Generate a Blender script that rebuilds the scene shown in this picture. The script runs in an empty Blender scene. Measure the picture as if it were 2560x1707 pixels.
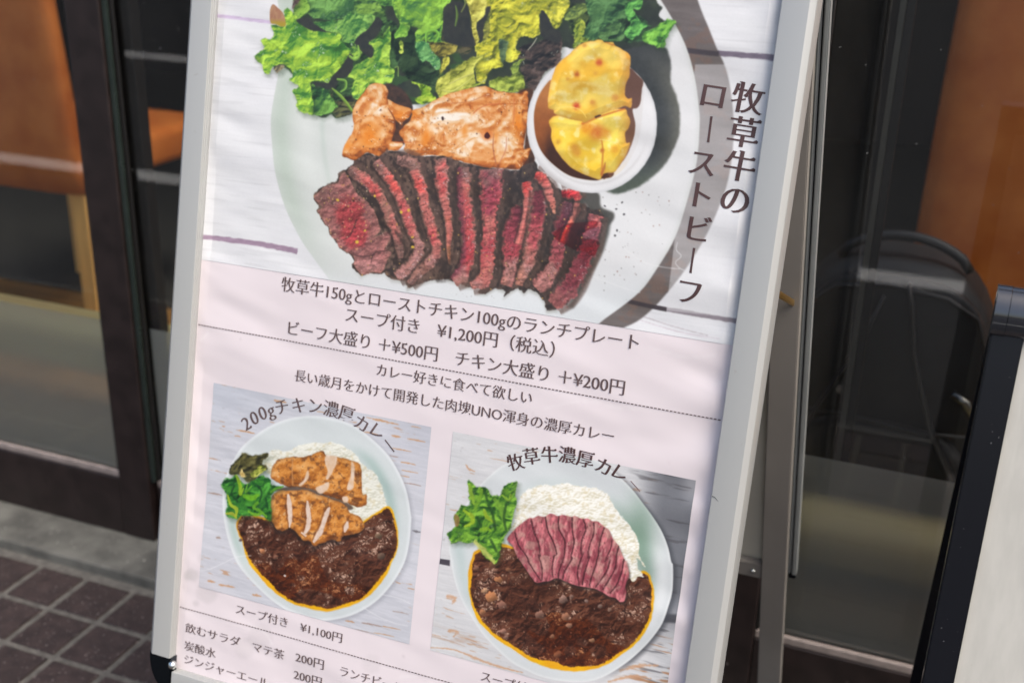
import bpy, bmesh, math
import numpy as np
from mathutils import Vector, Matrix

# ------------------------------------------------------------------ camera, sky, light
scene = bpy.context.scene
COL = scene.collection
rad = math.radians

cam_data = bpy.data.cameras.new("camera")
cam = bpy.data.objects.new("camera", cam_data)
COL.objects.link(cam)
EYE = 1.42
FOCAL = 2911.3          # in pixels of a 2560 wide frame
PITCH, YAW, ROLL = 0.384449, -0.366816, -0.025965


def view_axes(p, y, r):
    cp, sp, cy, sy, cr, sr = math.cos(p), math.sin(p), math.cos(y), math.sin(y), math.cos(r), math.sin(r)
    fwd = np.array([sy * cp, cy * cp, -sp])
    right = np.array([cy, -sy, 0.0])
    down = np.cross(fwd, right)
    return np.array([cr * right + sr * down, -sr * right + cr * down, fwd])


AX = view_axes(PITCH, YAW, ROLL)
m = Matrix.Identity(4)
for i in range(3):
    m[i][0] = AX[0][i]
    m[i][1] = -AX[1][i]
    m[i][2] = -AX[2][i]
m[2][3] = EYE
cam.matrix_world = m
cam_data.sensor_width = 36.0
cam_data.lens = FOCAL / 2560 * 36
cam_data.clip_start = 0.05
cam_data.clip_end = 500
cam_data.dof.use_dof = True
cam_data.dof.focus_distance = 1.35
cam_data.dof.aperture_fstop = 4.0
scene.camera = cam

SUN_EL, SUN_AZ = rad(54), rad(118)     # azimuth: clockwise from +Y
world = bpy.data.worlds.new("World")
scene.world = world
world.use_nodes = True
wn = world.node_tree
sky = wn.nodes.new("ShaderNodeTexSky")
sky.sky_type = 'NISHITA'
sky.sun_disc = False
sky.sun_elevation = SUN_EL
sky.sun_rotation = SUN_AZ
sky.dust_density = 5.0
sky.air_density = 1.0
wn.links.new(sky.outputs[0], wn.nodes["Background"].inputs[0])
wn.nodes["Background"].inputs[1].default_value = 0.15

sun_data = bpy.data.lights.new("sun", 'SUN')
sun_data.energy = 1.6
sun_data.angle = rad(38)
sun_data.color = (1.0, 0.962, 0.885)
sun = bpy.data.objects.new("sun", sun_data)
COL.objects.link(sun)
sd_ = Vector((math.sin(SUN_AZ) * math.cos(SUN_EL), math.cos(SUN_AZ) * math.cos(SUN_EL), math.sin(SUN_EL)))
sun.rotation_euler = sd_.to_track_quat('Z', 'Y').to_euler()

vs = scene.view_settings
vs.view_transform = 'Standard'
vs.look = 'None'
vs.exposure = 0.76
vs.gamma = 1.0
vs.use_curve_mapping = False

# ------------------------------------------------------------------ helpers
def lin(c):
    c = np.asarray(c, float) / 255.0
    return np.where(c <= 0.04045, c / 12.92, ((c + 0.055) / 1.055) ** 2.4)


def new_mat(name):
    mt = bpy.data.materials.new(name)
    mt.use_nodes = True
    return mt, mt.node_tree, mt.node_tree.nodes["Principled BSDF"]


def mat(name, rgb, rough=0.5, metal=0.0, var=0.0, vscale=20.0, spec=0.5, bump=0.0, bscale=200.0,
        stretch=(1, 1, 1), coat=0.0, second=None, thresh=(0.35, 0.65), specks=None):
    """Principled material, base colour given as sRGB 0-255, broken up by object-space noise."""
    mt, nt, b = new_mat(name)
    N, L = nt.nodes, nt.links
    c = list(lin(rgb)) + [1]
    b.inputs["Base Color"].default_value = c
    b.inputs["Roughness"].default_value = rough
    b.inputs["Metallic"].default_value = metal
    b.inputs["Specular IOR Level"].default_value = spec
    b.inputs["Coat Weight"].default_value = coat
    tc = N.new("ShaderNodeTexCoord")
    mp = N.new("ShaderNodeMapping")
    mp.inputs["Scale"].default_value = stretch
    L.new(tc.outputs["Object"], mp.inputs[0])
    out = None
    if var or second:
        no = N.new("ShaderNodeTexNoise")
        no.inputs["Scale"].default_value = vscale
        no.inputs["Detail"].default_value = 6
        L.new(mp.outputs[0], no.inputs["Vector"])
        rp = N.new("ShaderNodeValToRGB")
        e = rp.color_ramp.elements
        e[0].position, e[1].position = thresh
        c2 = list(lin(second)) + [1] if second else [min(1, x * (1 + var)) for x in c[:3]] + [1]
        c1 = c if second else [x * (1 - var) for x in c[:3]] + [1]
        e[0].color, e[1].color = c1, c2
        L.new(no.outputs["Fac"], rp.inputs[0])
        out = rp.outputs[0]
        rr = N.new("ShaderNodeMapRange")
        rr.inputs["To Min"].default_value = max(0.02, rough - 0.08)
        rr.inputs["To Max"].default_value = min(1, rough + 0.08)
        L.new(no.outputs["Fac"], rr.inputs[0])
        L.new(rr.outputs[0], b.inputs["Roughness"])
    if specks:
        srgb, sscale, st = specks
        n2 = N.new("ShaderNodeTexNoise")
        n2.inputs["Scale"].default_value = sscale
        n2.inputs["Detail"].default_value = 3
        L.new(tc.outputs["Object"], n2.inputs["Vector"])
        r2 = N.new("ShaderNodeMapRange")
        r2.inputs["From Min"].default_value = st
        r2.inputs["From Max"].default_value = st + 0.05
        L.new(n2.outputs["Fac"], r2.inputs[0])
        mx = N.new("ShaderNodeMix")
        mx.data_type = 'RGBA'
        L.new(r2.outputs[0], mx.inputs["Factor"])
        if out:
            L.new(out, mx.inputs["A"])
        else:
            mx.inputs["A"].default_value = c
        mx.inputs["B"].default_value = list(lin(srgb)) + [1]
        out = mx.outputs["Result"]
    if out:
        L.new(out, b.inputs["Base Color"])
    if bump:
        nb = N.new("ShaderNodeTexNoise")
        nb.inputs["Scale"].default_value = bscale
        nb.inputs["Detail"].default_value = 5
        L.new(mp.outputs[0], nb.inputs["Vector"])
        bp = N.new("ShaderNodeBump")
        bp.inputs["Strength"].default_value = bump
        bp.inputs["Distance"].default_value = 0.002
        L.new(nb.outputs["Fac"], bp.inputs["Height"])
        L.new(bp.outputs[0], b.inputs["Normal"])
    return mt


def mesh_obj(name, verts, faces, material, parent=None, smooth=False):
    me = bpy.data.meshes.new(name)
    me.from_pydata([tuple(map(float, v)) for v in verts], [], faces)
    me.validate()
    me.update()
    if smooth:
        for p in me.polygons:
            p.use_smooth = True
    o = bpy.data.objects.new(name, me)
    if material:
        me.materials.append(material)
    COL.objects.link(o)
    if parent:
        o.parent = parent
    return o


def bm_obj(name, bm, material, parent=None, smooth=False):
    bmesh.ops.recalc_face_normals(bm, faces=bm.faces)
    me = bpy.data.meshes.new(name)
    bm.to_mesh(me)
    bm.free()
    if smooth:
        for p in me.polygons:
            p.use_smooth = True
    o = bpy.data.objects.new(name, me)
    if material:
        me.materials.append(material)
    COL.objects.link(o)
    if parent:
        o.parent = parent
    return o


def add_box(bm, x0, x1, y0, y1, z0, z1, bevel=0.0, seg=2):
    b2 = bmesh.new()
    bmesh.ops.create_cube(b2, size=1.0)
    for v in b2.verts:
        v.co = Vector((x0 + (v.co.x + .5) * (x1 - x0), y0 + (v.co.y + .5) * (y1 - y0), z0 + (v.co.z + .5) * (z1 - z0)))
    if bevel:
        bmesh.ops.bevel(b2, geom=b2.edges[:], offset=bevel, segments=seg, affect='EDGES', profile=0.5)
    merge(bm, b2)


def merge(bm, b2, mtx=None):
    if mtx is not None:
        bmesh.ops.transform(b2, matrix=mtx, verts=b2.verts)
    t = bpy.data.meshes.new("tmp")
    b2.to_mesh(t)
    b2.free()
    bm.from_mesh(t)
    bpy.data.meshes.remove(t)


def add_sweep(bm, path, radii, n=12, closed=False):
    """tube along a 3-D path"""
    P = [Vector(p) for p in path]
    rings = []
    up = Vector((0, 0, 1))
    for i, p in enumerate(P):
        t = (P[min(i + 1, len(P) - 1)] - P[max(i - 1, 0)]).normalized()
        a = t.cross(up)
        if a.length < 1e-3:
            a = t.cross(Vector((0, 1, 0)))
        a.normalize()
        b = a.cross(t)
        r = radii[i] if hasattr(radii, '__len__') else radii
        ra, rb = r if hasattr(r, '__len__') else (r, r)
        rings.append([bm.verts.new(p + a * math.cos(2 * math.pi * k / n) * ra + b * math.sin(2 * math.pi * k / n) * rb) for k in range(n)])
    for i in range(len(rings) - 1):
        for k in range(n):
            bm.faces.new((rings[i][k], rings[i][(k + 1) % n], rings[i + 1][(k + 1) % n], rings[i + 1][k]))
    bm.faces.new(rings[0][::-1])
    bm.faces.new(rings[-1])


def empty(name, loc, label, cat, group=None):
    o = bpy.data.objects.new(name, None)
    o.location = loc
    COL.objects.link(o)
    tag(o, label, cat, group)
    return o


def tag(o, label, cat, group=None):
    o["label"] = label
    o["category"] = cat
    if group:
        o["group"] = group
    return o


def child(o, root):
    """parent a world-space mesh to an Empty without moving it"""
    o.parent = root
    o.matrix_parent_inverse = root.matrix_basis.inverted()
    return o


def structure(o):
    o["kind"] = "structure"
    return o
# ------------------------------------------------------------------ ground, pavement, road, kerb
TILE = 0.1211
GX, GY = -1.466, 1.6475          # one grout crossing
m_grout = mat("grout", (88, 85, 80), 0.9, var=0.25, vscale=60, bump=0.6, bscale=300)
m_tile = mat("pavement_tile", (49, 38, 36), 0.62, var=0.28, vscale=35, bump=0.5, bscale=220,
             specks=((140, 130, 128), 190, 0.655))
m_asphalt = mat("asphalt", (54, 54, 54), 0.9, var=0.35, vscale=90, bump=0.8, bscale=250)
m_line = mat("road_paint", (236, 235, 230), 0.7, var=0.1, vscale=40)
m_concrete = mat("concrete", (86, 85, 80), 0.9, var=0.35, vscale=14, bump=0.8, bscale=90,
                 specks=((168, 164, 158), 120, 0.69))

structure(mesh_obj("ground", [(-120, -120, -.012), (120, -120, -.012), (120, 120, -.012), (-120, 120, -.012)], [(0, 1, 2, 3)], m_asphalt))
PAVE_Y0 = GY - TILE * 9
structure(mesh_obj("pavement_bed", [(-6, PAVE_Y0, -.0035), (4, PAVE_Y0, -.0035), (4, 1.70, -.0035), (-6, 1.70, -.0035)], [(0, 1, 2, 3)], m_grout))
verts, faces = [], []
rng = np.random.default_rng(4)
g, bv = 0.0068, 0.0016
for j in range(9):
    for i in range(-30, 40):
        x0, x1 = GX + i * TILE + g, GX + (i + 1) * TILE - g
        y1, y0 = GY - j * TILE - g, GY - (j + 1) * TILE + g
        z = rng.normal(0, .0003)
        k = len(verts)
        for (a, zz) in ((0, -.004), (bv, z)):
            verts += [(x0 + a, y0 + a, zz), (x1 - a, y0 + a, zz), (x1 - a, y1 - a, zz), (x0 + a, y1 - a, zz)]
        faces.append((k + 4, k + 5, k + 6, k + 7))
        for e in range(4):
            f2 = (e + 1) % 4
            faces.append((k + e, k + f2, k + 4 + f2, k + 4 + e))
nt = m_tile.node_tree
b = nt.nodes["Principled BSDF"]
src = b.inputs["Base Color"].links[0].from_socket
geo = nt.nodes.new("ShaderNodeNewGeometry")
mr = nt.nodes.new("ShaderNodeMapRange"); mr.inputs["To Min"].default_value = .72; mr.inputs["To Max"].default_value = 1.32
hv = nt.nodes.new("ShaderNodeHueSaturation")
nt.links.new(geo.outputs["Random Per Island"], mr.inputs[0])
nt.links.new(mr.outputs[0], hv.inputs["Value"])
nt.links.new(src, hv.inputs["Color"])
nt.links.new(hv.outputs[0], b.inputs["Base Color"])
structure(mesh_obj("pavement", verts, faces, m_tile))


def strip(name, y0, y1, z, mm):
    structure(mesh_obj(name, [(-60, y0, z), (60, y0, z), (60, y1, z), (-60, y1, z)], [(0, 1, 2, 3)], mm))


bm = bmesh.new()
add_box(bm, -60, 60, PAVE_Y0 - .035, PAVE_Y0 - .001, -.02, .004, .006)
structure(bm_obj("kerb", bm, mat("kerb_stone", (96, 95, 91), .85, var=.15, vscale=20)))
strip("road_line", -0.98, -0.83, -.006, m_line)
structure(mesh_obj("road_line", [(-6.6, -4.10, -.006), (-3.2, -4.10, -.006), (-3.2, -3.92, -.006), (-6.6, -3.92, -.006)], [(0, 1, 2, 3)], m_line))

# concrete threshold in front of the doors
bm = bmesh.new()
add_box(bm, -6, 4, 1.667, 1.86, -.01, .022, .006)
bmesh.ops.subdivide_edges(bm, edges=bm.edges[:], cuts=6, use_grid_fill=True)
structure(bm_obj("threshold_kerb", bm, m_concrete))

# room behind the doors
m_wood_floor = mat("wood_floor", (150, 112, 62), 0.45, var=0.3, vscale=6, stretch=(.3, 6, 1))
m_dim_floor = mat("dark_floor", (44, 43, 38), 0.8, var=0.2, vscale=12)  # darker floor; its tone partly paints in light fading away from the doors
m_dark_wall = mat("dark_wall", (26, 22, 20), 0.85, var=0.25, vscale=3)
structure(mesh_obj("interior_floor", [(-6, 1.86, .004), (4, 1.86, .004), (4, 3.05, .004), (-6, 3.05, .004)], [(0, 1, 2, 3)], m_wood_floor))
structure(mesh_obj("interior_floor", [(-6, 3.05, .004), (4, 3.05, .004), (4, 7, .004), (-6, 7, .004)], [(0, 1, 2, 3)], m_dim_floor))
structure(mesh_obj("interior_wall", [(-6, 7, 0), (4, 7, 0), (4, 7, 3), (-6, 7, 3)], [(0, 1, 2, 3)], m_dark_wall))
structure(mesh_obj("interior_wall", [(-6, 1.95, 0), (-6, 7, 0), (-6, 7, 3), (-6, 1.95, 3)], [(0, 1, 2, 3)], m_dark_wall))
structure(mesh_obj("interior_wall", [(4, 1.95, 0), (4, 7, 0), (4, 7, 3), (4, 1.95, 3)], [(0, 1, 2, 3)], m_dark_wall))
structure(mesh_obj("shade_ceiling", [(-6, 2.8, 2.3), (4, 2.8, 2.3), (4, 7, 2.3), (-6, 7, 2.3)], [(0, 1, 2, 3)], m_dark_wall))  # unseen part ceiling, added to keep the deep room dark
bm = bmesh.new()
add_box(bm, -6, 4, 1.76, 1.95, 2.62, 2.80, .01)  # wall strip out of view, cut low so the sun passes over
lintel = bm_obj("shop_wall", bm, m_concrete)
tag(lintel, "unseen low strip of plain concrete shop wall above the brown glass sliding doors", "wall")

# ------------------------------------------------------------------ sliding doors
m_door = mat("brown_door_frame", (31, 22, 21), 0.42, var=0.25, vscale=25, specks=((96, 88, 86), 70, 0.735), bump=.15, bscale=400)
m_bead = mat("glazing_bead", (128, 118, 114), 0.5, var=0.15, vscale=60)
m_rubber = mat("black_gasket", (18, 17, 17), 0.5)
m_edge = mat("glass_edge", (34, 42, 39), 0.25, var=.1)


def glass_mat(name, tint, refl, rough=0.0):
    mt, nt, b = new_mat(name)
    N, L = nt.nodes, nt.links
    N.remove(b)
    tr = N.new("ShaderNodeBsdfTransparent")
    tr.inputs[0].default_value = (*tint, 1)
    gl = N.new("ShaderNodeBsdfGlossy")
    gl.inputs["Roughness"].default_value = rough
    lw = N.new("ShaderNodeFresnel")
    lw.inputs[0].default_value = 1.5
    mul = N.new("ShaderNodeMath")
    mul.operation = 'MULTIPLY_ADD'
    mul.inputs[1].default_value = refl
    mul.inputs[2].default_value = 0.0
    mul.use_clamp = True
    mx = N.new("ShaderNodeMixShader")
    L.new(lw.outputs[0], mul.inputs[0])
    # a thin veil of dust and wiping marks
    du = N.new("ShaderNodeBsdfDiffuse"); du.inputs[0].default_value = (.45, .45, .44, 1)
    tc = N.new("ShaderNodeTexCoord"); mp = N.new("ShaderNodeMapping"); mp.inputs["Scale"].default_value = (2.2, 1, 1.1); mp.inputs["Rotation"].default_value = (0, .5, 0)
    no = N.new("ShaderNodeTexNoise"); no.inputs["Scale"].default_value = 2.4; no.inputs["Detail"].default_value = 5; no.inputs["Distortion"].default_value = .8
    sp = N.new("ShaderNodeTexNoise"); sp.inputs["Scale"].default_value = 150
    L.new(tc.outputs["Object"], mp.inputs[0]); L.new(mp.outputs[0], no.inputs["Vector"]); L.new(tc.outputs["Object"], sp.inputs["Vector"])
    r1 = N.new("ShaderNodeMapRange"); r1.inputs["From Min"].default_value = .38; r1.inputs["From Max"].default_value = .72; r1.inputs["To Max"].default_value = .012
    r2 = N.new("ShaderNodeMapRange"); r2.inputs["From Min"].default_value = .765; r2.inputs["From Max"].default_value = .80; r2.inputs["To Max"].default_value = .5
    ad = N.new("ShaderNodeMath"); ad.operation = 'MAXIMUM'
    L.new(no.outputs["Fac"], r1.inputs[0]); L.new(sp.outputs["Fac"], r2.inputs[0]); L.new(r1.outputs[0], ad.inputs[0]); L.new(r2.outputs[0], ad.inputs[1])
    dm = N.new("ShaderNodeMixShader")
    L.new(ad.outputs[0], dm.inputs[0]); L.new(tr.outputs[0], dm.inputs[1]); L.new(du.outputs[0], dm.inputs[2])
    L.new(mul.outputs[0], mx.inputs[0])
    L.new(dm.outputs[0], mx.inputs[1])
    L.new(gl.outputs[0], mx.inputs[2])
    L.new(mx.outputs[0], N["Material Output"].inputs[0])
    return mt


m_glass = glass_mat("door_glass", (.90, .92, .90), 2.0)
mt, nt, b = new_mat("frosted_film")
N, L = nt.nodes, nt.links
N.remove(b)
tr = N.new("ShaderNodeBsdfTransparent"); tr.inputs[0].default_value = (.92, .91, .88, 1)
df = N.new("ShaderNodeBsdfDiffuse"); df.inputs[0].default_value = (.78, .75, .67, 1)
rf = N.new("ShaderNodeBsdfRefraction"); rf.inputs["Color"].default_value = (.95, .94, .91, 1); rf.inputs["Roughness"].default_value = .42; rf.inputs["IOR"].default_value = 1.12
m0 = N.new("ShaderNodeMixShader"); m0.inputs[0].default_value = .60
L.new(tr.outputs[0], m0.inputs[1]); L.new(rf.outputs[0], m0.inputs[2])
mx = N.new("ShaderNodeMixShader"); mx.inputs[0].default_value = .54
L.new(m0.outputs[0], mx.inputs[1]); L.new(df.outputs[0], mx.inputs[2])
L.new(mx.outputs[0], N["Material Output"].inputs[0])
m_film = mt


def sliding_door(x0, x1, y, bead, film, label, left_stile=True):
    """framed glass door panel standing in its track; y is its front face, bead and film the heights of those two"""
    root = empty("sliding_door", ((x0 + x1) / 2, y + .02, .022), label, "glass door")
    d, w = .036, .080
    if left_stile:
        bm = bmesh.new(); add_box(bm, x0, x0 + w, y, y + d, .022, 2.6, .003); child(bm_obj("stile", bm, m_door), root)
    else:
        x0 -= w
    bm = bmesh.new(); add_box(bm, x1 - w, x1, y, y + d, .022, 2.6, .003); child(bm_obj("stile", bm, m_door), root)
    bm = bmesh.new(); add_box(bm, x0 + w + .0005, x1 - w - .0005, y + .002, y + d - .002, .022, bead, .003); child(bm_obj("bottom_rail", bm, m_door), root)
    bm = bmesh.new(); add_box(bm, x0 + w + .0005, x1 - w - .0005, y + .002, y + d - .002, 2.5, 2.6, .003); child(bm_obj("top_rail", bm, m_door), root)
    bm = bmesh.new(); add_box(bm, x0 + w + .001, x1 - w - .001, y + .004, y + .014, bead + .0005, bead + .0155, .002); child(bm_obj("glazing_bead", bm, m_bead), root)
    bm = bmesh.new()
    add_box(bm, x0 + w + .0008, x0 + w + .006, y + .006, y + .013, bead + .016, 2.499, .001)
    add_box(bm, x1 - w - .006, x1 - w - .0008, y + .006, y + .013, bead + .016, 2.499, .001)
    child(bm_obj("gasket", bm, m_rubber), root)
    yg = y + .018
    child(mesh_obj("glass_pane", [(x0 + w, yg, bead), (x1 - w, yg, bead), (x1 - w, yg, 2.51), (x0 + w, yg, 2.51)], [(0, 1, 2, 3)], m_glass), root)
    yf = yg + .002
    child(mesh_obj("frosted_film", [(x0 + w + .008, yf, bead), (x1 - w - .008, yf, bead), (x1 - w - .008, yf, film), (x0 + w + .008, yf, film)], [(0, 1, 2, 3)], m_film), root)
    return root


left_door = sliding_door(-3.02, -1.523, 1.790, .164, .526, "brown framed glass door on the left with an orange chair behind it")
middle_door = sliding_door(-1.511, -.290, 1.800, .155, .522, "middle glass pane mostly hidden behind the menu poster stand", False)
right_door = sliding_door(-.288, 1.35, 1.790, .151, .522, "glass sliding door on the right with a black backpack behind it")
bm = bmesh.new(); add_box(bm, -1.5222, -1.512, 1.797, 1.806, .17, 2.6, .001)
child(bm_obj("glass_edge", bm, m_edge), left_door)
bm = bmesh.new(); add_box(bm, -.1145, -.1055, 1.812, 1.816, .522, 2.49, .001)
child(bm_obj("glass_edge", bm, mat("dusty_glass_edge", (92, 90, 82), .4, var=.1)), right_door)
bm = bmesh.new(); add_box(bm, -.105, -.092, 1.812, 1.818, .522, 2.49, .001)
child(bm_obj("gasket", bm, m_rubber), right_door)

bm = bmesh.new(); add_box(bm, -1.580, -1.502, 1.850, 1.880, .022, 2.6, .003)
child(bm_obj("inner_stile", bm, mat("dark_grey_frame", (52, 50, 46), .5, var=.1)), middle_door)

# added rolls behind the film, standing in for its blurred light and dark bands
m_roll_tan = mat("tan_standin", (246, 222, 152), .5, var=.2, vscale=4, stretch=(.4, 4, 4))
m_roll_brown = mat("brown_standin", (196, 160, 112), .5, var=.2, vscale=4, stretch=(.4, 4, 4))
for x0, x1, z0, z1, mm, lb in ((-5.9, -1.0, .335, .452, m_roll_tan, "added tan roll standing in for the blurred band behind the left frosted film"), (-.95, 3.9, .248, .352, m_roll_tan, "added tan roll standing in for the blurred band below the backpack"),
                               (-5.9, -1.0, .006, .238, m_roll_brown, "added brown roll standing in for the lower blurred band behind the left film"), (-.95, 3.9, .006, .190, m_roll_brown, "added brown roll standing in for the blurred band low in the right film")):
    bm = bmesh.new()
    add_box(bm, x0, x1, 1.90, 2.04, z0, z1, .050, 8)
    tag(bm_obj("standin_roll", bm, mm, smooth=True), lb, "standin")

# ------------------------------------------------------------------ chairs and backpack behind the glass
m_leather = mat("orange_leather", (180, 96, 36), .42, var=.22, vscale=9, bump=.25, bscale=160, second=(200, 118, 54))
m_beech = mat("beech_wood", (238, 186, 108), .45, var=.15, vscale=5, stretch=(8, 8, .6))


def chair(x, y, z0, label, w=.56, hgt=1.24, legs=((0, 0), (1, 0), (0, 1), (1, 1))):
    root = empty("leather_chair", (x, y, .004), label, "chair", "leather chairs in the dining room")
    bm = bmesh.new()
    n = 9
    prof = []
    for j in range(n + 1):
        tz = j / n
        ww = w * (.5 - .035 * tz ** 2)
        prof.append((ww, z0 + .004 + (hgt - z0) * tz, -.06 - .05 * tz))
    rows = []
    for ww, z, yy in prof:
        row = []
        for k in range(24):
            t = 2 * math.pi * k / 24
            cx, sy = math.cos(t), math.sin(t)
            px = math.copysign(abs(cx) ** .25, cx) * ww
            py = math.copysign(abs(sy) ** .6, sy) * .035
            row.append(bm.verts.new((x + px, y + yy + .06 + py, z)))
        rows.append(row)
    for a, b in zip(rows[:-1], rows[1:]):
        for k in range(24):
            bm.faces.new((a[k], a[(k + 1) % 24], b[(k + 1) % 24], b[k]))
    bm.faces.new(rows[0][::-1]); bm.faces.new(rows[-1])
    child(bm_obj("backrest", bm, m_leather, smooth=True), root)
    bm = bmesh.new()
    add_box(bm, x - w / 2 + .01, x + w / 2 - .01, y + .036, y + .66, z0 + .005, z0 + .12, .03, 4)
    child(bm_obj("seat", bm, m_leather, smooth=True), root)
    for (ix, iy) in legs:
        lx = x + (-1 if ix == 0 else 1) * (w / 2 - .032)
        ly = y + .02 + iy * .60
        bm = bmesh.new()
        add_box(bm, lx - .026, lx + .026, ly - .026, ly + .026, .005, z0 + .003, .004)
        child(bm_obj("leg", bm, m_beech), root)
    return root


chair(-2.655, 2.62, .515, "orange leather chair with pale beech legs behind the left glass door", w=.63)
chair(.305, 2.62, .44, "orange leather chair standing behind the black backpack", w=.74, hgt=1.5)

m_pack = mat("black_nylon", (36, 36, 37), .6, var=.2, vscale=30, bump=.4, bscale=500)
m_pack_trim = mat("black_webbing", (46, 46, 46), .5, var=.1, vscale=60)
m_zip = mat("zip_pull", (150, 148, 140), .3, metal=1)
PX, PY = -.07, 2.20
root = empty("backpack", (PX, PY, .17), "large black backpack leaning upright behind the right glass door", "backpack")


def pack_shell(name, cx, w, z0, z1, y0, depth, material, round_=.42, n=40, m_=14):
    bm = bmesh.new()
    rows = []
    for j in range(m_ + 1):
        s = j / m_
        inset = 1 - (abs(2 * s - 1)) ** 5
        sc = .90 + .10 * inset
        yy = y0 + depth * (s - .5)
        row = []
        for k in range(n):
            t = 2 * math.pi * k / n
            cx_, sz = math.cos(t), math.sin(t)
            ex = .32 if sz < 0 else .62
            px = math.copysign(abs(cx_) ** ex, cx_) * w / 2 * sc
            pz = math.copysign(abs(sz) ** (.32 if sz < 0 else .75), sz) * (z1 - z0) / 2 * sc
            sl = 1 - .10 * max(0, sz)
            row.append(bm.verts.new((cx + px * sl, yy, (z0 + z1) / 2 + pz)))
        rows.append(row)
    for a, b in zip(rows[:-1], rows[1:]):
        for k in range(n):
            bm.faces.new((a[k], a[(k + 1) % n], b[(k + 1) % n], b[k]))
    bm.faces.new(rows[0][::-1]); bm.faces.new(rows[-1])
    return child(bm_obj(name, bm, material, smooth=True), root)


pack_shell("body", PX, .42, .17, .785, PY, .20, m_pack)
pack_shell("front_pocket", PX + .01, .36, .19, .49, PY - .118, .055, m_pack)
pack_shell("front_panel", PX + .005, .34, .47, .765, PY - .108, .03, m_pack)
bm = bmesh.new()
hp = [(PX - .11 + .23 * i / 14, PY - .04, .770 + .052 * math.sin(math.pi * i / 14) ** .6) for i in range(15)]
add_sweep(bm, hp, [(.011, .009)] * 15, 10)
child(bm_obj("carry_handle", bm, m_pack_trim, smooth=True), root)
FY = PY - .146
for path, wd in (([(-.047, .765), (-.037, .728), (-.021, .639), (-.002, .58), (.032, .49), (.084, .403), (.10, .30)], .016), ([(-.086, .735), (-.115, .638), (-.154, .551), (-.206, .433), (-.23, .36)], .014)):
    bm = bmesh.new()
    add_sweep(bm, [(a_, FY - (.012 if b_ < .48 else 0), b_) for a_, b_ in path], [(wd, .004)] * len(path), 10)
    child(bm_obj("strap", bm, m_pack_trim, smooth=True), root)
for path in ([(-.21, .492), (-.132, .497), (-.059, .490), (.006, .483), (.09, .49)], [(-.225, .668), (-.215, .70), (-.17, .742), (-.083, .757), (.02, .745), (.075, .715), (.095, .66), (.10, .56)]):
    bm = bmesh.new()
    add_sweep(bm, [(a_, FY + .006, b_) for a_, b_ in path], .0045, 8)
    child(bm_obj("zip", bm, m_pack_trim, smooth=True), root)
bm = bmesh.new()
add_sweep(bm, [(.055, FY - .004, .575), (.08, FY - .006, .562), (.092, FY - .006, .54)], .008, 8)
child(bm_obj("zip_pull", bm, m_zip, smooth=True), root)

bm = bmesh.new()
add_box(bm, -.75, 1.2, 2.05, 2.42, .12, .168, .006)
bench_root = empty("bench", (.2, 2.23, .004), "low dark bench behind the right glass door that carries the backpack", "bench")
child(bm_obj("seat", bm, m_dark_wall), bench_root)
for bx in (-.7, 1.15):
    bm = bmesh.new()
    add_box(bm, bx - .025, bx + .025, 2.08, 2.39, .005, .119, .004)
    child(bm_obj("leg", bm, m_dark_wall), bench_root)
# ------------------------------------------------------------------ menu stand (A-frame)
TL = 0.233151504                  # lean of the front face
CT, ST = math.cos(TL), math.sin(TL)
SHEET0 = np.array([-0.9009, 1.2834 * CT, EYE - 1.2834 * ST])
DOWN = np.array([0, -ST, -CT])
OUT = np.array([0, -CT, ST])


def front(u, a, h=0.0):
    """point of the front face: u metres from the poster's left edge, a metres down the slope, h proud of it"""
    return SHEET0 + np.array([u, 0, 0]) + DOWN * a + OUT * h


A_TOP, A_BOT = -0.285, 0.760
m_alu = mat("anodised_aluminium", (196, 197, 194), .36, metal=0.0, var=.04, vscale=6, stretch=(6, 6, .5), spec=.55)
m_alu2, nt, b = new_mat("brushed_aluminium")
N, L = nt.nodes, nt.links
b.inputs["Base Color"].default_value = (.375, .38, .37, 1)
b.inputs["Metallic"].default_value = .25
b.inputs["Roughness"].default_value = .42
tc = N.new("ShaderNodeTexCoord"); mp = N.new("ShaderNodeMapping"); mp.inputs["Scale"].default_value = (400, 400, 6)
no = N.new("ShaderNodeTexNoise"); no.inputs["Scale"].default_value = 1.0
L.new(tc.outputs["Object"], mp.inputs[0]); L.new(mp.outputs[0], no.inputs["Vector"])
mr = N.new("ShaderNodeMapRange"); mr.inputs["To Min"].default_value = .28; mr.inputs["To Max"].default_value = .40
L.new(no.outputs["Fac"], mr.inputs[0]); L.new(mr.outputs[0], b.inputs["Roughness"])
# small dirt spots and scuffs
n2 = N.new("ShaderNodeTexNoise"); n2.inputs["Scale"].default_value = 55; n2.inputs["Detail"].default_value = 4
L.new(tc.outputs["Object"], n2.inputs["Vector"])
r2 = N.new("ShaderNodeMapRange"); r2.inputs["From Min"].default_value = .715; r2.inputs["From Max"].default_value = .75
L.new(n2.outputs["Fac"], r2.inputs[0])
mx = N.new("ShaderNodeMix"); mx.data_type = 'RGBA'
mx.inputs["A"].default_value = (.375, .38, .37, 1); mx.inputs["B"].default_value = (.34, .33, .31, 1)
L.new(r2.outputs[0], mx.inputs["Factor"]); L.new(mx.outputs["Result"], b.inputs["Base Color"])

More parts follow.
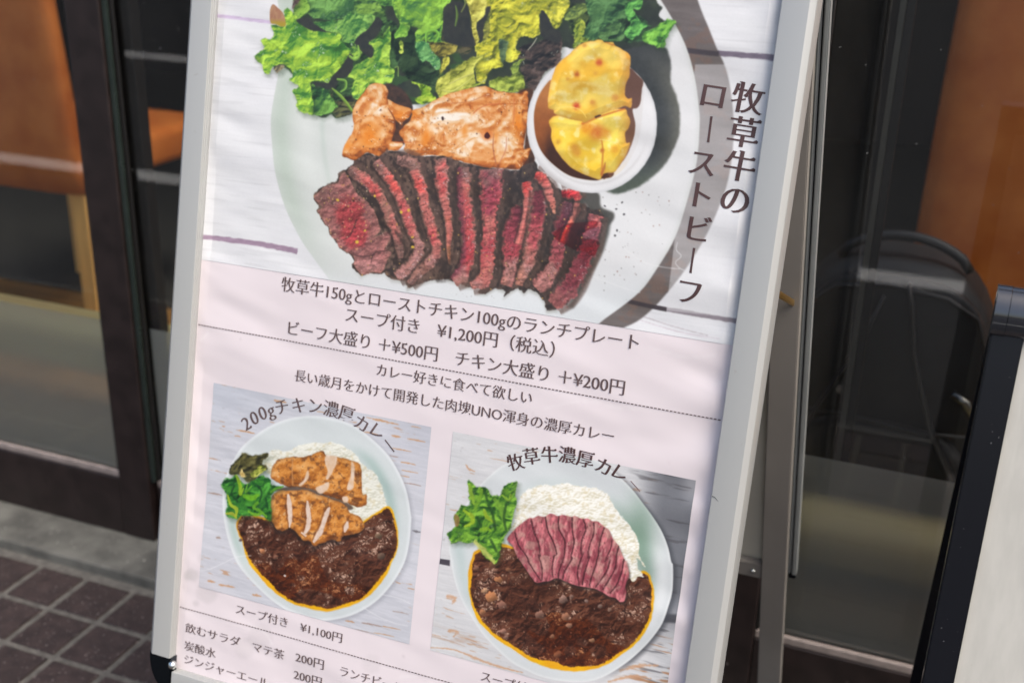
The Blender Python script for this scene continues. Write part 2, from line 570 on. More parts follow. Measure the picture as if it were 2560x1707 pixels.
m_dull_alu = mat("dull_aluminium", (128, 131, 130), .45, var=.06, vscale=8, stretch=(8, 8, .4))
m_chrome = mat("dark_chrome", (60, 66, 72), .07, metal=1.0)
m_bright_chrome = mat("bright_chrome", (215, 218, 215), .12, metal=1.0)
m_blackseam = mat("seam_rubber", (22, 22, 24), .6)
m_backboard = mat("backing_board", (196, 191, 176), .6, var=.06, vscale=5)
m_brass = mat("brass", (176, 140, 66), .3, metal=.9)
m_leg = mat("grey_painted_steel", (134, 129, 123), .45, var=.06, vscale=10)

stand = empty("sign_stand", (-.55, 1.42, .004), "silver aluminium A-frame stand holding the restaurant menu poster", "sign stand")

# cross-section of the snap frame: (distance from the outer edge, height)
PROF = [(0, -.034), (0, .0060), (.0006, .0078), (.0056, .0129), (.0070, .0137), (.0342, .0137), (.0354, .0134), (.0360, .0124),
        (.0360, .0108), (.0352, .0102), (.0352, .0092), (.0360, .0086), (.0360, .0066), (.0352, .0060), (.0352, .0050), (.0360, .0044), (.0360, .0003), (.0300, -.034)]


def snap_rail(name, pfun, length, n=2):
    """pfun(s, t, h): s across from the outer edge, t along 0..1"""
    vs_, fs = [], []
    k = len(PROF)
    for i in range(n):
        t = i / (n - 1)
        for s, h in PROF:
            vs_.append(pfun(s, t * length, h))
    for i in range(n - 1):
        for j in range(k):
            j2 = (j + 1) % k
            fs.append((i * k + j, i * k + j2, (i + 1) * k + j2, (i + 1) * k + j))
    fs.append(tuple(range(k)))
    fs.append(tuple(range((n - 1) * k, n * k))[::-1])
    o = mesh_obj(name, vs_, fs, m_alu2)
    bm = bmesh.new(); bm.from_mesh(o.data); bmesh.ops.recalc_face_normals(bm, faces=bm.faces); bm.to_mesh(o.data); bm.free()
    for p in o.data.polygons:
        p.use_smooth = True
    o.data.set_sharp_from_angle(angle=rad(24)) if hasattr(o.data, "set_sharp_from_angle") else None
    return o


UL, UR = -.0360, .7380
W_ = UR - UL
vert_len = (A_BOT - .018) - (A_TOP + .018)
child(snap_rail("frame_rail", lambda s, t, h: front(UL + s, A_TOP + .018 + t, h), vert_len), stand)
child(snap_rail("frame_rail", lambda s, t, h: front(UR - s, A_TOP + .018 + t, h), vert_len), stand)
child(snap_rail("frame_rail", lambda s, t, h: front(UL + .041 + t, A_BOT + .0360 - s, h), W_ - .082), stand)
child(snap_rail("frame_rail", lambda s, t, h: front(UL + .041 + t, A_TOP - .0360 + s, h), W_ - .082), stand)


def corner_cap(uc, ac, su, sa):
    """dark rounded corner with a bright pivot bead; su, sa point to the corner"""
    bm = bmesh.new()
    ring = [(0, 0)] + [(.0375 * math.sin(q), .0535 * math.cos(q)) for q in [math.pi / 2 * i / 12 for i in range(13)]]
    top, bot, mid = [], [], []
    for (x_, y_) in ring:
        f_ = .93
        top.append(bm.verts.new(front(uc + su * x_ * f_, ac + sa * y_ * f_, .0125)))
        mid.append(bm.verts.new(front(uc + su * x_, ac + sa * y_, .008)))
        bot.append(bm.verts.new(front(uc + su * x_, ac + sa * y_, -.034)))
    n = len(ring)
    for i in range(n):
        j = (i + 1) % n
        bm.faces.new((top[i], top[j], mid[j], mid[i]))
        bm.faces.new((mid[i], mid[j], bot[j], bot[i]))
    bm.faces.new(top); bm.faces.new(bot[::-1])
    cap = child(bm_obj("corner_cap", bm, m_chrome), stand)
    bm = bmesh.new()
    c0, c1 = front(uc - su * .0015 - su * .004, ac + sa * .001, .007), front(uc - su * .0015 + su * .004, ac - sa * .009 + sa * .012, .0075)
    mid_ = (c0 + c1) / 2
    bmesh.ops.create_uvsphere(bm, u_segments=16, v_segments=10, radius=.0062)
    bmesh.ops.translate(bm, verts=bm.verts, vec=Vector(front(uc - su * .001, ac + sa * .010, .0095)))
    bead = bm_obj("pivot_bead", bm, m_bright_chrome, smooth=True)
    bead.parent = cap
    return cap


for (uc, su) in ((UL + .0375, -1), (UR - .0375, 1)):
    for (ac, sa) in ((A_BOT - .0178, 1), (A_TOP + .0178, -1)):
        corner_cap(uc, ac, su, sa)


def slab(name, mtl, u0, u1, a0, a1, h0, h1, fn=front, parent=stand):
    vs_ = [fn(u, a, h) for h in (h0, h1) for (u, a) in ((u0, a0), (u1, a0), (u1, a1), (u0, a1))]
    fs = [(0, 1, 2, 3), (7, 6, 5, 4), (0, 4, 5, 1), (1, 5, 6, 2), (2, 6, 7, 3), (3, 7, 4, 0)]
    bm = bmesh.new()
    vv = [bm.verts.new(v) for v in vs_]
    for f_ in fs:
        bm.faces.new([vv[i] for i in f_])
    bmesh.ops.recalc_face_normals(bm, faces=bm.faces)
    bmesh.ops.bevel(bm, geom=bm.edges[:], offset=min(.0015, abs(h1 - h0) * .3), segments=2, affect='EDGES')
    return child(bm_obj(name, bm, mtl), parent)


slab("backing_board", m_backboard, UL + .0365, UR - .0365, A_TOP, A_BOT, -.0140, -.0065)
FLEN = (SHEET0[2]) / CT            # slope length down to the ground
for u0 in (UL + .004, UR - .004 - .024):
    slab("leg", m_leg, u0, u0 + .024, A_BOT + .037, FLEN - .025, -.033, -.008)

# rear half
T2 = rad(15)
C2, S2 = math.cos(T2), math.sin(T2)
R0 = np.array([0, 1.413, 1.292])
D2 = np.array([0, S2, -C2])
N2 = np.array([0, C2, S2])
RU = -.1626                        # outer right edge at a = 0
SK = .0283                         # the rear half has swung sideways a little


def rear(u, a, h=0.0):
    """u metres left of the rear outer right edge, a down the slope, h outwards (towards the shop)"""
    return R0 + np.array([RU - u + SK * a, 0, 0]) + D2 * a + N2 * h


RB = .925                          # lower edge of the rear panel
RT = -.13
for u0 in (.0136, W_ - .0516):
    slab("leg", m_leg, u0, u0 + .038, RT, (R0[2] - .024) / C2, -.034, -.0165, rear)
slab("backing_board", m_backboard, .0137, W_ - .0137, RT, RB - .003, -.0160, -.0105, rear)
slab("crossbar", m_leg, .052, W_ - .052, RB - .022, RB + .010, -.030, -.0165, rear)
for u0, u1, h0, h1, mm, nm in ((0, .0066, -.017, 0, m_dull_alu, "frame_rail"), (.0088, .0134, -.0155, -.002, m_dull_alu, "frame_lip"), (.0068, .0086, -.010, -.003, m_blackseam, "seam")):
    slab(nm, mm, u0, u1, RT + .01, RB, h0, h1, rear)
    slab(nm, mm, W_ - u1, W_ - u0, RT + .01, RB, h0, h1, rear)
slab("corner_cap", m_chrome, .001, .013, RB + .0005, RB + .012, -.013, -.001, rear)
for q in (.065, .105, .3):
    bm = bmesh.new()
    bmesh.ops.create_uvsphere(bm, u_segments=12, v_segments=8, radius=.0042)
    bmesh.ops.translate(bm, verts=bm.verts, vec=Vector(rear(q, RB - .006, -.031)))
    child(bm_obj("screw", bm, m_bright_chrome, smooth=True), stand)
# a dark scratch on the right rail
bm = bmesh.new()
add_sweep(bm, [front(.7030, .360, .0138), front(.7065, .3612, .0139), front(.7105, .3650, .0138)], [(.0007, .0002), (.0005, .0002), (.0002, .0001)], 6)
child(bm_obj("scratch", bm, m_blackseam), stand)
# folding stays between the two halves
for u_f, u_r in ((UR - .02, .022), (UL + .02, W_ - .022)):
    bm = bmesh.new()
    p0, p1 = front(u_f, .12, -.020), rear(u_r, .40, -.030)
    add_sweep(bm, [p0, (np.array(p0) + p1) / 2, p1], [(.0012, .0045)] * 3, 8)
    child(bm_obj("folding_stay", bm, m_brass), stand)
bm = bmesh.new()
add_sweep(bm, [front(UL, A_TOP - .035, -.03), front(UR, A_TOP - .035, -.03)], .018, 14)
child(bm_obj("top_hinge", bm, m_leg, smooth=True), stand)

# ------------------------------------------------------------------ black framed menu board on the right
m_bframe, nt, b = new_mat("black_gloss_frame")
N, L = nt.nodes, nt.links
b.inputs["Base Color"].default_value = (.006, .0065, .009, 1)
b.inputs["Roughness"].default_value = .22
b.inputs["Specular IOR Level"].default_value = .22
tc = N.new("ShaderNodeTexCoord"); mp = N.new("ShaderNodeMapping"); mp.inputs["Scale"].default_value = (420, 420, 26)
mp.inputs["Rotation"].default_value = (0, .12, 0)
no = N.new("ShaderNodeTexNoise"); no.inputs["Scale"].default_value = 1.0; no.inputs["Detail"].default_value = 2
n2 = N.new("ShaderNodeTexNoise"); n2.inputs["Scale"].default_value = 22
n3 = N.new("ShaderNodeTexNoise"); n3.inputs["Scale"].default_value = 420
L.new(tc.outputs["Object"], mp.inputs[0]); L.new(mp.outputs[0], no.inputs["Vector"])
L.new(tc.outputs["Object"], n2.inputs["Vector"]); L.new(tc.outputs["Object"], n3.inputs["Vector"])
a1 = N.new("ShaderNodeMapRange"); a1.inputs["From Min"].default_value = .735; a1.inputs["From Max"].default_value = .78
a2 = N.new("ShaderNodeMapRange"); a2.inputs["From Min"].default_value = .56; a2.inputs["From Max"].default_value = .62
a3 = N.new("ShaderNodeMapRange"); a3.inputs["From Min"].default_value = .76; a3.inputs["From Max"].default_value = .80
mu = N.new("ShaderNodeMath"); mu.operation = 'MULTIPLY'
mmx = N.new("ShaderNodeMath"); mmx.operation = 'MAXIMUM'
L.new(no.outputs["Fac"], a1.inputs[0]); L.new(n2.outputs["Fac"], a2.inputs[0]); L.new(n3.outputs["Fac"], a3.inputs[0])
L.new(a1.outputs[0], mu.inputs[0]); L.new(a2.outputs[0], mu.inputs[1])
L.new(mu.outputs[0], mmx.inputs[0]); L.new(a3.outputs[0], mmx.inputs[1])
mx = N.new("ShaderNodeMix"); mx.data_type = 'RGBA'
mx.inputs["A"].default_value = (.006, .0065, .009, 1); mx.inputs["B"].default_value = (.35, .35, .36, 1)
L.new(mmx.outputs[0], mx.inputs["Factor"]); L.new(mx.outputs["Result"], b.inputs["Base Color"])
m_cream = mat("cream_board", (172, 170, 163), .55, var=.05, vscale=7, stretch=(14, 14, .5), specks=((158, 153, 143), 90, .72))

TB = TL
B0 = np.array([.0590, 1.226, 1.041])
BD = np.array([-.0075 / .43, -math.sin(TB), -math.cos(TB)])
BN = np.array([0, -math.cos(TB), math.sin(TB)])


def board(u, a, h=0.0):
    return B0 + np.array([u, 0, 0]) + BD * a + BN * h


menu_board = empty("menu_board", (.36, 1.22, .004), "black framed A-board with a blank cream panel at the right edge", "menu board")
BW = .62
BL = (B0[2] - .01) / math.cos(TB)
slab("side_rail", m_bframe, 0, .0315, .035, BL, -.022, .004, board, menu_board)
slab("side_rail", m_bframe, BW - .0315, BW, .035, BL, -.022, .004, board, menu_board)
slab("bottom_rail", m_bframe, .032, BW - .032, .86, .90, -.020, .003, board, menu_board)
slab("panel", m_cream, .030, BW - .030, .030, .865, -.014, -.003, board, menu_board)


m_bar = mat("black_gloss_bar", (22, 24, 30), .14, spec=.9, coat=.6)


def half_round(name, u0, u1, grow, seam):
    bm = bmesh.new()
    rows = []
    K = 22
    for u in (u0, u1):
        row = []
        for i in range(K + 1):
            q = math.pi * (i / K) * 1.06 - .1
            row.append(bm.verts.new(board(u, .0275 - math.cos(q) * (.0275 + grow), -.008 + math.sin(q) * (.0215 + grow))))
        row += [bm.verts.new(board(u, .055, -.026)), bm.verts.new(board(u, .0, -.026))]
        rows.append(row)
    n = len(rows[0])
    for i in range(n):
        j = (i + 1) % n
        bm.faces.new((rows[0][i], rows[0][j], rows[1][j], rows[1][i]))
    bm.faces.new(rows[0]); bm.faces.new(rows[1][::-1])
    o = child(bm_obj(name, bm, m_bar, smooth=True), menu_board)
    o.data.set_sharp_from_angle(angle=rad(40))
    return o


half_round("end_cap", -.0012, .0118, .0006, 0)
half_round("top_bar", .0124, BW - .0124, 0, 0)
half_round("end_cap", BW - .0118, BW + .0012, .0006, 0)


def board_rear(u, a, h=0.0):
    return B0 + np.array([u + BD[0] * a, .05, 0]) + np.array([0, math.sin(TB), -math.cos(TB)]) * a + np.array([0, math.cos(TB), math.sin(TB)]) * h


for u0 in (0, BW - .0315):
    slab("rear_leg", m_bframe, u0 + .002, u0 + .030, .03, BL - .006, -.02, .0, board_rear, menu_board)
# ------------------------------------------------------------------ the printed menu poster
# The sheet's own coordinates: u to the right, a down (metres).  HS turns them into the tracing grid the print was drawn on.
HS = np.array([[1.52956902e+03, -6.99272563e+01, 5.27128080e+02],
               [1.19535511e+02, 2.00825967e+03, 2.80378741e+02],
               [-2.22943974e-01, 1.10624818e-01, 1.0]])
HI = np.linalg.inv(HS)


def to_sheet(x, y):
    w = HI @ np.array([x, y, 1.0])
    return w[0] / w[2], w[1] / w[2]


_T = np.random.default_rng(11).random((256, 256)).astype(np.float32)


def vnoise(x, y, seed=0):
    x = x + seed * 17.31
    y = y + seed * 9.73
    xi = np.floor(x).astype(np.int64); yi = np.floor(y).astype(np.int64)
    fx = (x - xi).astype(np.float32); fy = (y - yi).astype(np.float32)
    fx = fx * fx * (3 - 2 * fx); fy = fy * fy * (3 - 2 * fy)
    a = _T[yi & 255, xi & 255]; b = _T[yi & 255, (xi + 1) & 255]
    c = _T[(yi + 1) & 255, xi & 255]; d = _T[(yi + 1) & 255, (xi + 1) & 255]
    return (a + (b - a) * fx) * (1 - fy) + (c + (d - c) * fx) * fy


def fbm(x, y, octv=4, seed=0, gain=.5):
    s = 0; amp = 1; tot = 0
    for o in range(octv):
        s = s + amp * vnoise(x * 2 ** o, y * 2 ** o, seed + o * 3)
        tot += amp; amp *= gain
    return s / tot


def ridged(x, y, octv=3, seed=0):
    s = 0; amp = 1; tot = 0
    for o in range(octv):
        s = s + amp * (1 - np.abs(2 * vnoise(x * 2 ** o, y * 2 ** o, seed + o * 5) - 1))
        tot += amp; amp *= .5
    return s / tot


def sstep(a, b, x):
    t = np.clip((x - a) / (b - a), 0, 1)
    return t * t * (3 - 2 * t)


def wrinkle(u, a):
    """the paper is slack inside its frame: shallow waves, stronger near the long edges"""
    u = np.asarray(u, float); a = np.asarray(a, float)
    e = .35 + .65 * np.exp(-np.minimum(np.clip(u, 0, 1), np.clip(.70 - u, 0, 1)) / .10)
    w = (fbm(u * 4 + a * 3 + 31, a * 15 - u * 4 + 12, 3, 5) - .5) * .0092 * e
    w = w + (fbm(u * 3 + 7, a * 4 + 3, 2, 9) - .5) * .0042
    w = w + np.sin(a * 95 + u * 20 + 3 * vnoise(u * 5, a * 6, 3)) * .0013 * np.exp(-np.clip(.70 - u, 0, 1) / .07)
    edge = np.minimum(np.minimum(np.clip(u, 0, 1), np.clip(.70 - u, 0, 1)) / .012, 1)
    return w * edge - .0012 * (1 - edge)


class Print:
    """one printed picture: a fine grid of points on the sheet, each with its ink colour"""

    def __init__(self, u0, u1, avals, nu):
        self.u = np.linspace(u0, u1, nu)
        self.a = np.asarray(avals)
        U, A = np.meshgrid(self.u, self.a)
        self.U, self.A = U, A
        w = HS[2, 0] * U + HS[2, 1] * A + HS[2, 2]
        self.X = ((HS[0, 0] * U + HS[0, 1] * A + HS[0, 2]) / w).astype(np.float32)
        self.Y = ((HS[1, 0] * U + HS[1, 1] * A + HS[1, 2]) / w).astype(np.float32)
        self.C = np.zeros(U.shape + (3,), np.float32)

    def box(self, x0, y0, x1, y1):
        k = (self.X >= x0) & (self.X <= x1) & (self.Y >= y0) & (self.Y <= y1)
        r = np.where(k.any(1))[0]; c = np.where(k.any(0))[0]
        if len(r) == 0:
            return None
        return (slice(r[0], r[-1] + 1), slice(c[0], c[-1] + 1))

    def poly(self, pts, soft=1.6, warp=0, ws=14, seed=0, smooth=True, pad=10, open_=False):
        """-> slice, coverage 0..1, signed inside distance"""
        P = np.asarray(pts, float)
        if smooth:
            P = catmull(P, 5)
        pad = pad + warp
        sl = self.box(P[:, 0].min() - pad, P[:, 1].min() - pad, P[:, 0].max() + pad, P[:, 1].max() + pad)
        if sl is None:
            o_ = np.zeros((1, 1), np.float32)
            return (slice(0, 1), slice(0, 1)), o_, o_ - 99
        X, Y = self.X[sl], self.Y[sl]
        d2 = np.full(X.shape, 1e9, np.float32)
        ins = np.zeros(X.shape, bool)
        n = len(P)
        for i in range(n):
            ax, ay = P[i]; bx, by = P[(i + 1) % n]
            ex, ey = bx - ax, by - ay
            L2 = ex * ex + ey * ey
            if L2 < 1e-9:
                continue
            px, py = X - ax, Y - ay
            t = np.clip((px * ex + py * ey) / L2, 0, 1)
            dx, dy = px - t * ex, py - t * ey
            np.minimum(d2, dx * dx + dy * dy, out=d2)
            c = (ay > Y) != (by > Y)
            if abs(ey) > 1e-9:
                ins ^= c & (px < (Y - ay) * ex / ey)
        d = np.sqrt(d2) * np.where(ins, 1, -1)
        if warp:
            d = d + (fbm(X / ws, Y / ws, 3, seed) - .5) * 2 * warp
        return sl, sstep(-soft, soft, d), d

    def put(self, r, col, op=1.0):
        if r is None:
            return
        sl, m_, d = r
        m3 = (m_ * op)[..., None] if np.ndim(op) == 0 else (m_ * op)[..., None]
        self.C[sl] = self.C[sl] * (1 - m3) + np.asarray(col, np.float32) * m3

    def fill(self, pts, col, op=1.0, **k):
        r = self.poly(pts, **k)
        self.put(r, col, op)
        return r

    def ribbon(self, pts, w, ends=(0, 0)):
        """-> slice, t along 0..1, s across -1..1 for a curved strip of half-widths w"""
        P = catmull(np.asarray(pts, float), 6, closed=False)
        wv = np.interp(np.linspace(0, 1, len(P)), np.linspace(0, 1, len(w)), w)
        mw = max(w) * 1.5 + 6
        sl = self.box(P[:, 0].min() - mw, P[:, 1].min() - mw, P[:, 0].max() + mw, P[:, 1].max() + mw)
        if sl is None:
            o_ = np.zeros((1, 1), np.float32)
            return (slice(0, 1), slice(0, 1)), o_, o_ + 99
        X, Y = self.X[sl], self.Y[sl]
        best = np.full(X.shape, 1e9, np.float32); S = np.full(X.shape, 9, np.float32); T = np.zeros(X.shape, np.float32)
        n = len(P) - 1
        for i in range(n):
            ax, ay = P[i]; ex, ey = P[i + 1] - P[i]
            L2 = ex * ex + ey * ey
            px, py = X - ax, Y - ay
            t0 = (px * ex + py * ey) / L2
            t = np.clip(t0, 0, 1)
            dx, dy = px - t * ex, py - t * ey
            dd = np.sqrt(dx * dx + dy * dy)
            k = dd < best
            best[k] = dd[k]
            ww = wv[i] + (wv[i + 1] - wv[i]) * t
            sg = np.sign(ex * dy - ey * dx)
            S[k] = (sg * dd / ww)[k]
            T[k] = ((i + t) / n)[k]
        return sl, T, S


def catmull(P, k=5, closed=True):
    n = len(P)
    out = []
    rng_ = range(n) if closed else range(n - 1)
    for i in rng_:
        if closed:
            p0, p1, p2, p3 = P[i - 1], P[i], P[(i + 1) % n], P[(i + 2) % n]
        else:
            p0, p1, p2, p3 = P[max(i - 1, 0)], P[i], P[i + 1], P[min(i + 2, n - 1)]
        for j in range(k):
            t = j / k
            out.append(.5 * ((2 * p1) + (p2 - p0) * t + (2 * p0 - 5 * p1 + 4 * p2 - p3) * t * t + (3 * p1 - p0 - 3 * p2 + p3) * t ** 3))
    if not closed:
        out.append(P[-1])
    return np.array(out)


def Q(o, pts):
    """tracing helper: origin x, origin y, scale"""
    return [(o[0] + p[0] * o[2], o[1] + p[1] * o[2]) for p in pts]


def mixc(a, b, t):
    t = np.clip(t, 0, 1)[..., None]
    return np.asarray(a, np.float32) * (1 - t) + np.asarray(b, np.float32) * t


def relief(h, k, lx=-.6, ly=-.8):
    gy, gx = np.gradient(h)
    return np.clip(1 + k * (gx * -lx + gy * -ly) * -1, .45, 1.7)


def stops(t, cols):
    t = np.clip(t, 0, 1)
    xs = np.linspace(0, 1, len(cols))
    return np.stack([np.interp(t, xs, [c[i] for c in cols]) for i in range(3)], -1).astype(np.float32)


def cells(x, y, seed=0):
    """distance to the nearest and second nearest of a jittered grid of points"""
    xi, yi = np.floor(x).astype(np.int64), np.floor(y).astype(np.int64)
    f1 = np.full(x.shape, 9.0, np.float32); f2 = f1.copy()
    for dy in (-1, 0, 1):
        for dx in (-1, 0, 1):
            a, b_ = xi + dx, yi + dy
            px = a + _T[(b_ + seed) & 255, (a + 7 * seed) & 255]
            py = b_ + _T[(a + 3 * seed + 91) & 255, (b_ + 5 * seed) & 255]
            d = np.hypot(px - x, py - y).astype(np.float32)
            f2 = np.minimum(np.maximum(f1, d), f2)
            f1 = np.minimum(f1, d)
    return f1, f2


def gloss(h, a, b_, s_):
    """glints where the slope of h faces the lamp"""
    gy, gx = np.gradient(h)
    return np.exp(-((gx - a) ** 2 + (gy - b_) ** 2) / s_ ** 2)


def slope(h, lx=.55, ly=.83):
    gy, gx = np.gradient(h)
    return gx * lx + gy * ly


def leaf(pr, pts, dark, light, seed, warp=4, ws=9, ts=26, spec=0.0, vein=1.0, edge=None, soft=2.3, shadow=.40, cell=1.0):
    """a frilly lettuce leaf: broad folds, blistered skin between the veins, wet glints, a light rim, and its shade on the leaves below"""
    if shadow:
        q = pr.poly([(x + 5, y + 8) for x, y in pts], warp=warp, ws=ws, seed=seed, soft=11)
        pr.put(q, (40, 56, 34), shadow)
    r = pr.poly(pts, warp=warp, ws=ws, seed=seed, soft=soft)
    if r is None or r[1].size < 9:
        return
    sl, m_, d = r
    X, Y = pr.X[sl], pr.Y[sl]
    wx = X + 22 * (fbm(X / 34, Y / 34, 2, seed + 1) - .5)
    wy = Y + 22 * (fbm(X / 34, Y / 34, 2, seed + 2) - .5)
    fold = fbm(wx / (ts * 1.7), wy / (ts * 1.7), 2, seed + 3) * ts * 1.5 + ridged(wx / (ts * 2.2), wy / (ts * 1.9), 1, seed + 4) * ts * .55
    cs = max(7.0, ts * .55) * cell
    f1, f2 = cells(wx / cs, wy / cs, seed)
    g1, g2 = cells(wx / (cs * .45), wy / (cs * .45), seed + 5)
    dome = (1 - np.clip(f1, 0, 1) ** 2) * cs * .22 + (1 - np.clip(g1, 0, 1) ** 2) * cs * .05 + fbm(wx / 8, wy / 8, 2, seed + 12) * 3.2
    frill = np.exp(-np.clip(d, 0, 99) / 7.0) * fbm(X / 7, Y / 7, 2, seed + 7) * 9
    h = fold + dome + frill
    t = .56 + .46 * np.tanh(slope(h) * 1.15) + .55 * (fbm(wx / (ts * 2.4), wy / (ts * 2.4), 2, seed + 8) - .5)
    dk, lt = np.array(dark, float), np.array(light, float)
    col = stops(t, [dk * .52, dk * .92, dk * .45 + lt * .55, lt, np.minimum(lt * 1.16 + 12, 246)])
    v1 = sstep(.10, .02, f2 - f1) * vein
    v2 = sstep(.12, .02, g2 - g1) * vein
    col = mixc3(col, dk * .62, v1 * .16)
    col = mixc3(col, lt * 1.05 + 8, v2 * .07)
    rim = np.exp(-((np.clip(d, 0, 99) - 1.6) / 2.0) ** 2)
    col = mixc3(col, np.array(edge if edge is not None else np.minimum(lt * 1.12 + 14, 250)), rim * .45 * sstep(.42, .62, fbm(X / 13, Y / 13, 2, seed + 9)))
    col = mixc3(col, dk * .5, sstep(.60, .75, fbm(X / 22, Y / 22, 2, seed + 10)) * np.exp(-np.clip(d, 0, 99) / 10) * .6)
    if spec:
        s_ = gloss(dome * 1.0 + fold * .5, -.32, -.42, .17) * sstep(.52, .66, fbm(X / 30, Y / 26, 2, seed + 11)) * spec
        col = mixc3(col, (232, 240, 214), np.clip(s_ * 1.1, 0, .92))
    pr.put((sl, m_, d), np.clip(col, 0, 255))


def mixc3(col, c2, t):
    t = np.clip(t, 0, 1)[..., None]
    return col * (1 - t) + np.asarray(c2, np.float32) * t


def dots(pr, n, region, cols, rmin, rmax, seed, op=.9, inside=None):
    rg = np.random.default_rng(seed)
    x0, y0, x1, y1 = region
    k = 0
    P = None if inside is None else np.asarray(inside, float)
    while k < n:
        x, y = rg.uniform(x0, x1), rg.uniform(y0, y1)
        k += 1
        if P is not None and not pip(P, x, y):
            continue
        r = rg.uniform(rmin, rmax)
        ang = rg.uniform(0, 3.14); el = rg.uniform(.5, 1)
        sl = pr.box(x - r - 3, y - r - 3, x + r + 3, y + r + 3)
        if sl is None:
            continue
        dx, dy = pr.X[sl] - x, pr.Y[sl] - y
        a_ = dx * math.cos(ang) + dy * math.sin(ang); b_ = -dx * math.sin(ang) + dy * math.cos(ang)
        dd = np.sqrt(a_ ** 2 + (b_ / el) ** 2)
        m_ = sstep(r + .9, r - .9, dd)
        pr.put((sl, m_, None), cols[rg.integers(len(cols))], op)


def pip(P, x, y):
    c = False
    n = len(P)
    for i in range(n):
        ax, ay = P[i]; bx, by = P[i - 1]
        if (ay > y) != (by > y) and x < (bx - ax) * (y - ay) / (by - ay) + ax:
            c = not c
    return c


def print_mesh(name, pr, material, parent, lift, gain=1.0):
    nr, nc = pr.U.shape
    for ax in (0, 1):                       # the slight softness of ink on paper
        C_ = pr.C
        pr.C = .5 * C_ + .25 * (np.roll(C_, 1, ax) + np.roll(C_, -1, ax))
    H_ = wrinkle(pr.U, pr.A) + lift
    pts = SHEET0[None, None] + pr.U[..., None] * np.array([1, 0, 0]) + pr.A[..., None] * DOWN + H_[..., None] * OUT
    co = pts.reshape(-1, 3).astype(np.float32)
    idx = np.arange(nr * nc, dtype=np.int32).reshape(nr, nc)
    f = np.stack([idx[:-1, :-1], idx[1:, :-1], idx[1:, 1:], idx[:-1, 1:]], -1).reshape(-1, 4)
    me = bpy.data.meshes.new(name)
    me.vertices.add(len(co)); me.vertices.foreach_set("co", co.ravel())
    me.loops.add(f.size); me.loops.foreach_set("vertex_index", f.ravel())
    me.polygons.add(len(f))
    me.polygons.foreach_set("loop_start", np.arange(0, f.size, 4, dtype=np.int32))
    me.polygons.foreach_set("loop_total", np.full(len(f), 4, dtype=np.int32))
    me.update(calc_edges=True)
    me.polygons.foreach_set("use_smooth", np.ones(len(f), bool))
    ca = me.color_attributes.new("ink", 'FLOAT_COLOR', 'POINT')
    c = lin(np.clip(pr.C, 0, 255)).reshape(-1, 3) * gain
    ca.data.foreach_set("color", np.concatenate([c, np.ones((len(c), 1))], 1).astype(np.float32).ravel())
    me.materials.append(material)
    o = bpy.data.objects.new(name, me)
    COL.objects.link(o)
    return child(o, parent)


INK_GAIN = 0.74
m_ink, nt, b = new_mat("printed_ink")
at = nt.nodes.new("ShaderNodeAttribute"); at.attribute_name = "ink"
nt.links.new(at.outputs["Color"], b.inputs["Base Color"])
b.inputs["Roughness"].default_value = .32
b.inputs["Specular IOR Level"].default_value = .45

poster = empty("menu_poster", tuple(front(.35, A_BOT)), "lunch menu poster with steak plate and two curry photos in the silver stand", "poster")
# ------------------------------------------------------------------ photo 1: the lunch plate
a_vis = np.linspace(-.190, .1905, 590)
a_up = np.linspace(A_TOP, -.190, 40)[:-1]
p = Print(0.0, .70, np.concatenate([a_up, a_vis]), 1060)
X, Y, U, A = p.X, p.Y, p.U, p.A

# white painted boards
base = fbm(U * 18, A * 90, 4, 1)
p.C[:] = mixc((222, 223, 226), (234, 235, 236), base)
p.C += (fbm(U * 40, A * 700, 4, 2) - .5)[..., None] * 9
p.C -= (sstep(.62, .78, fbm(U * 14 + 9, A * 260, 4, 6)) * 9)[..., None]
for (pts, w, c, op) in [
        ([(530, 38), (600, 47), (680, 57), (760, 64)], [5, 4.5, 4.5, 5], (186, 170, 194), .95),
        ([(1680, 121), (1760, 131), (1850, 138), (1960, 147)], [7, 7, 7.5, 8], (104, 94, 108), .95),
        ([(490, 591), (560, 599), (650, 611), (742, 628)], [6, 6.5, 7, 7.5], (146, 124, 142), .95),
        ([(1540, 748), (1640, 768), (1740, 785), (1860, 806)], [5, 6, 6, 6.5], (126, 118, 124), .95),
        ([(1590, 785), (1680, 815), (1770, 838)], [1.2, 1.5, 1], (176, 168, 172), .8),
        ([(1600, 800), (1700, 830), (1800, 846)], [1, 1.6, 1], (184, 170, 178), .6)]:
    rb = p.ribbon(pts, w)
    if rb:
        sl, T, S = rb
        nz = fbm(X[sl] / 14, Y[sl] / 4, 3, 8)
        p.put((sl, sstep(1.15, .75, np.abs(S) + (nz - .5) * .5) * (T < .999), None), mixc(c, np.array(c) * 1.22, nz), op)
# grey shadow of the plate on the boards (part of the printed picture)
shad = [(1640, -260), (1745, -120), (1742, -20), (1752, 22), (1772, 70), (1792, 120), (1819, 187), (1834, 299), (1827, 424), (1797, 522), (1756, 607), (1698, 696),
        (1627, 776), (1566, 816), (1480, 830), (1300, 700), (1300, 200), (1500, -100)]
r = p.poly(shad, soft=3)
sl = r[0]
tex = fbm(U[sl] * 25, A[sl] * 160, 4, 14)
sc = mixc((92, 84, 80), (120, 112, 110), tex)
sc = mixc3(sc, (122, 96, 84), .5 * sstep(.55, .7, fbm(X[sl] / 40, Y[sl] / 25, 3, 15)))
p.put(r, sc, .97)
rb = p.ribbon([(1690, 123), (1740, 130), (1800, 136)], [7, 7, 7])
p.put((rb[0], sstep(1.1, .7, np.abs(rb[2])) * (rb[1] > 0) * (rb[1] < .98), None), (66, 60, 66), .85)
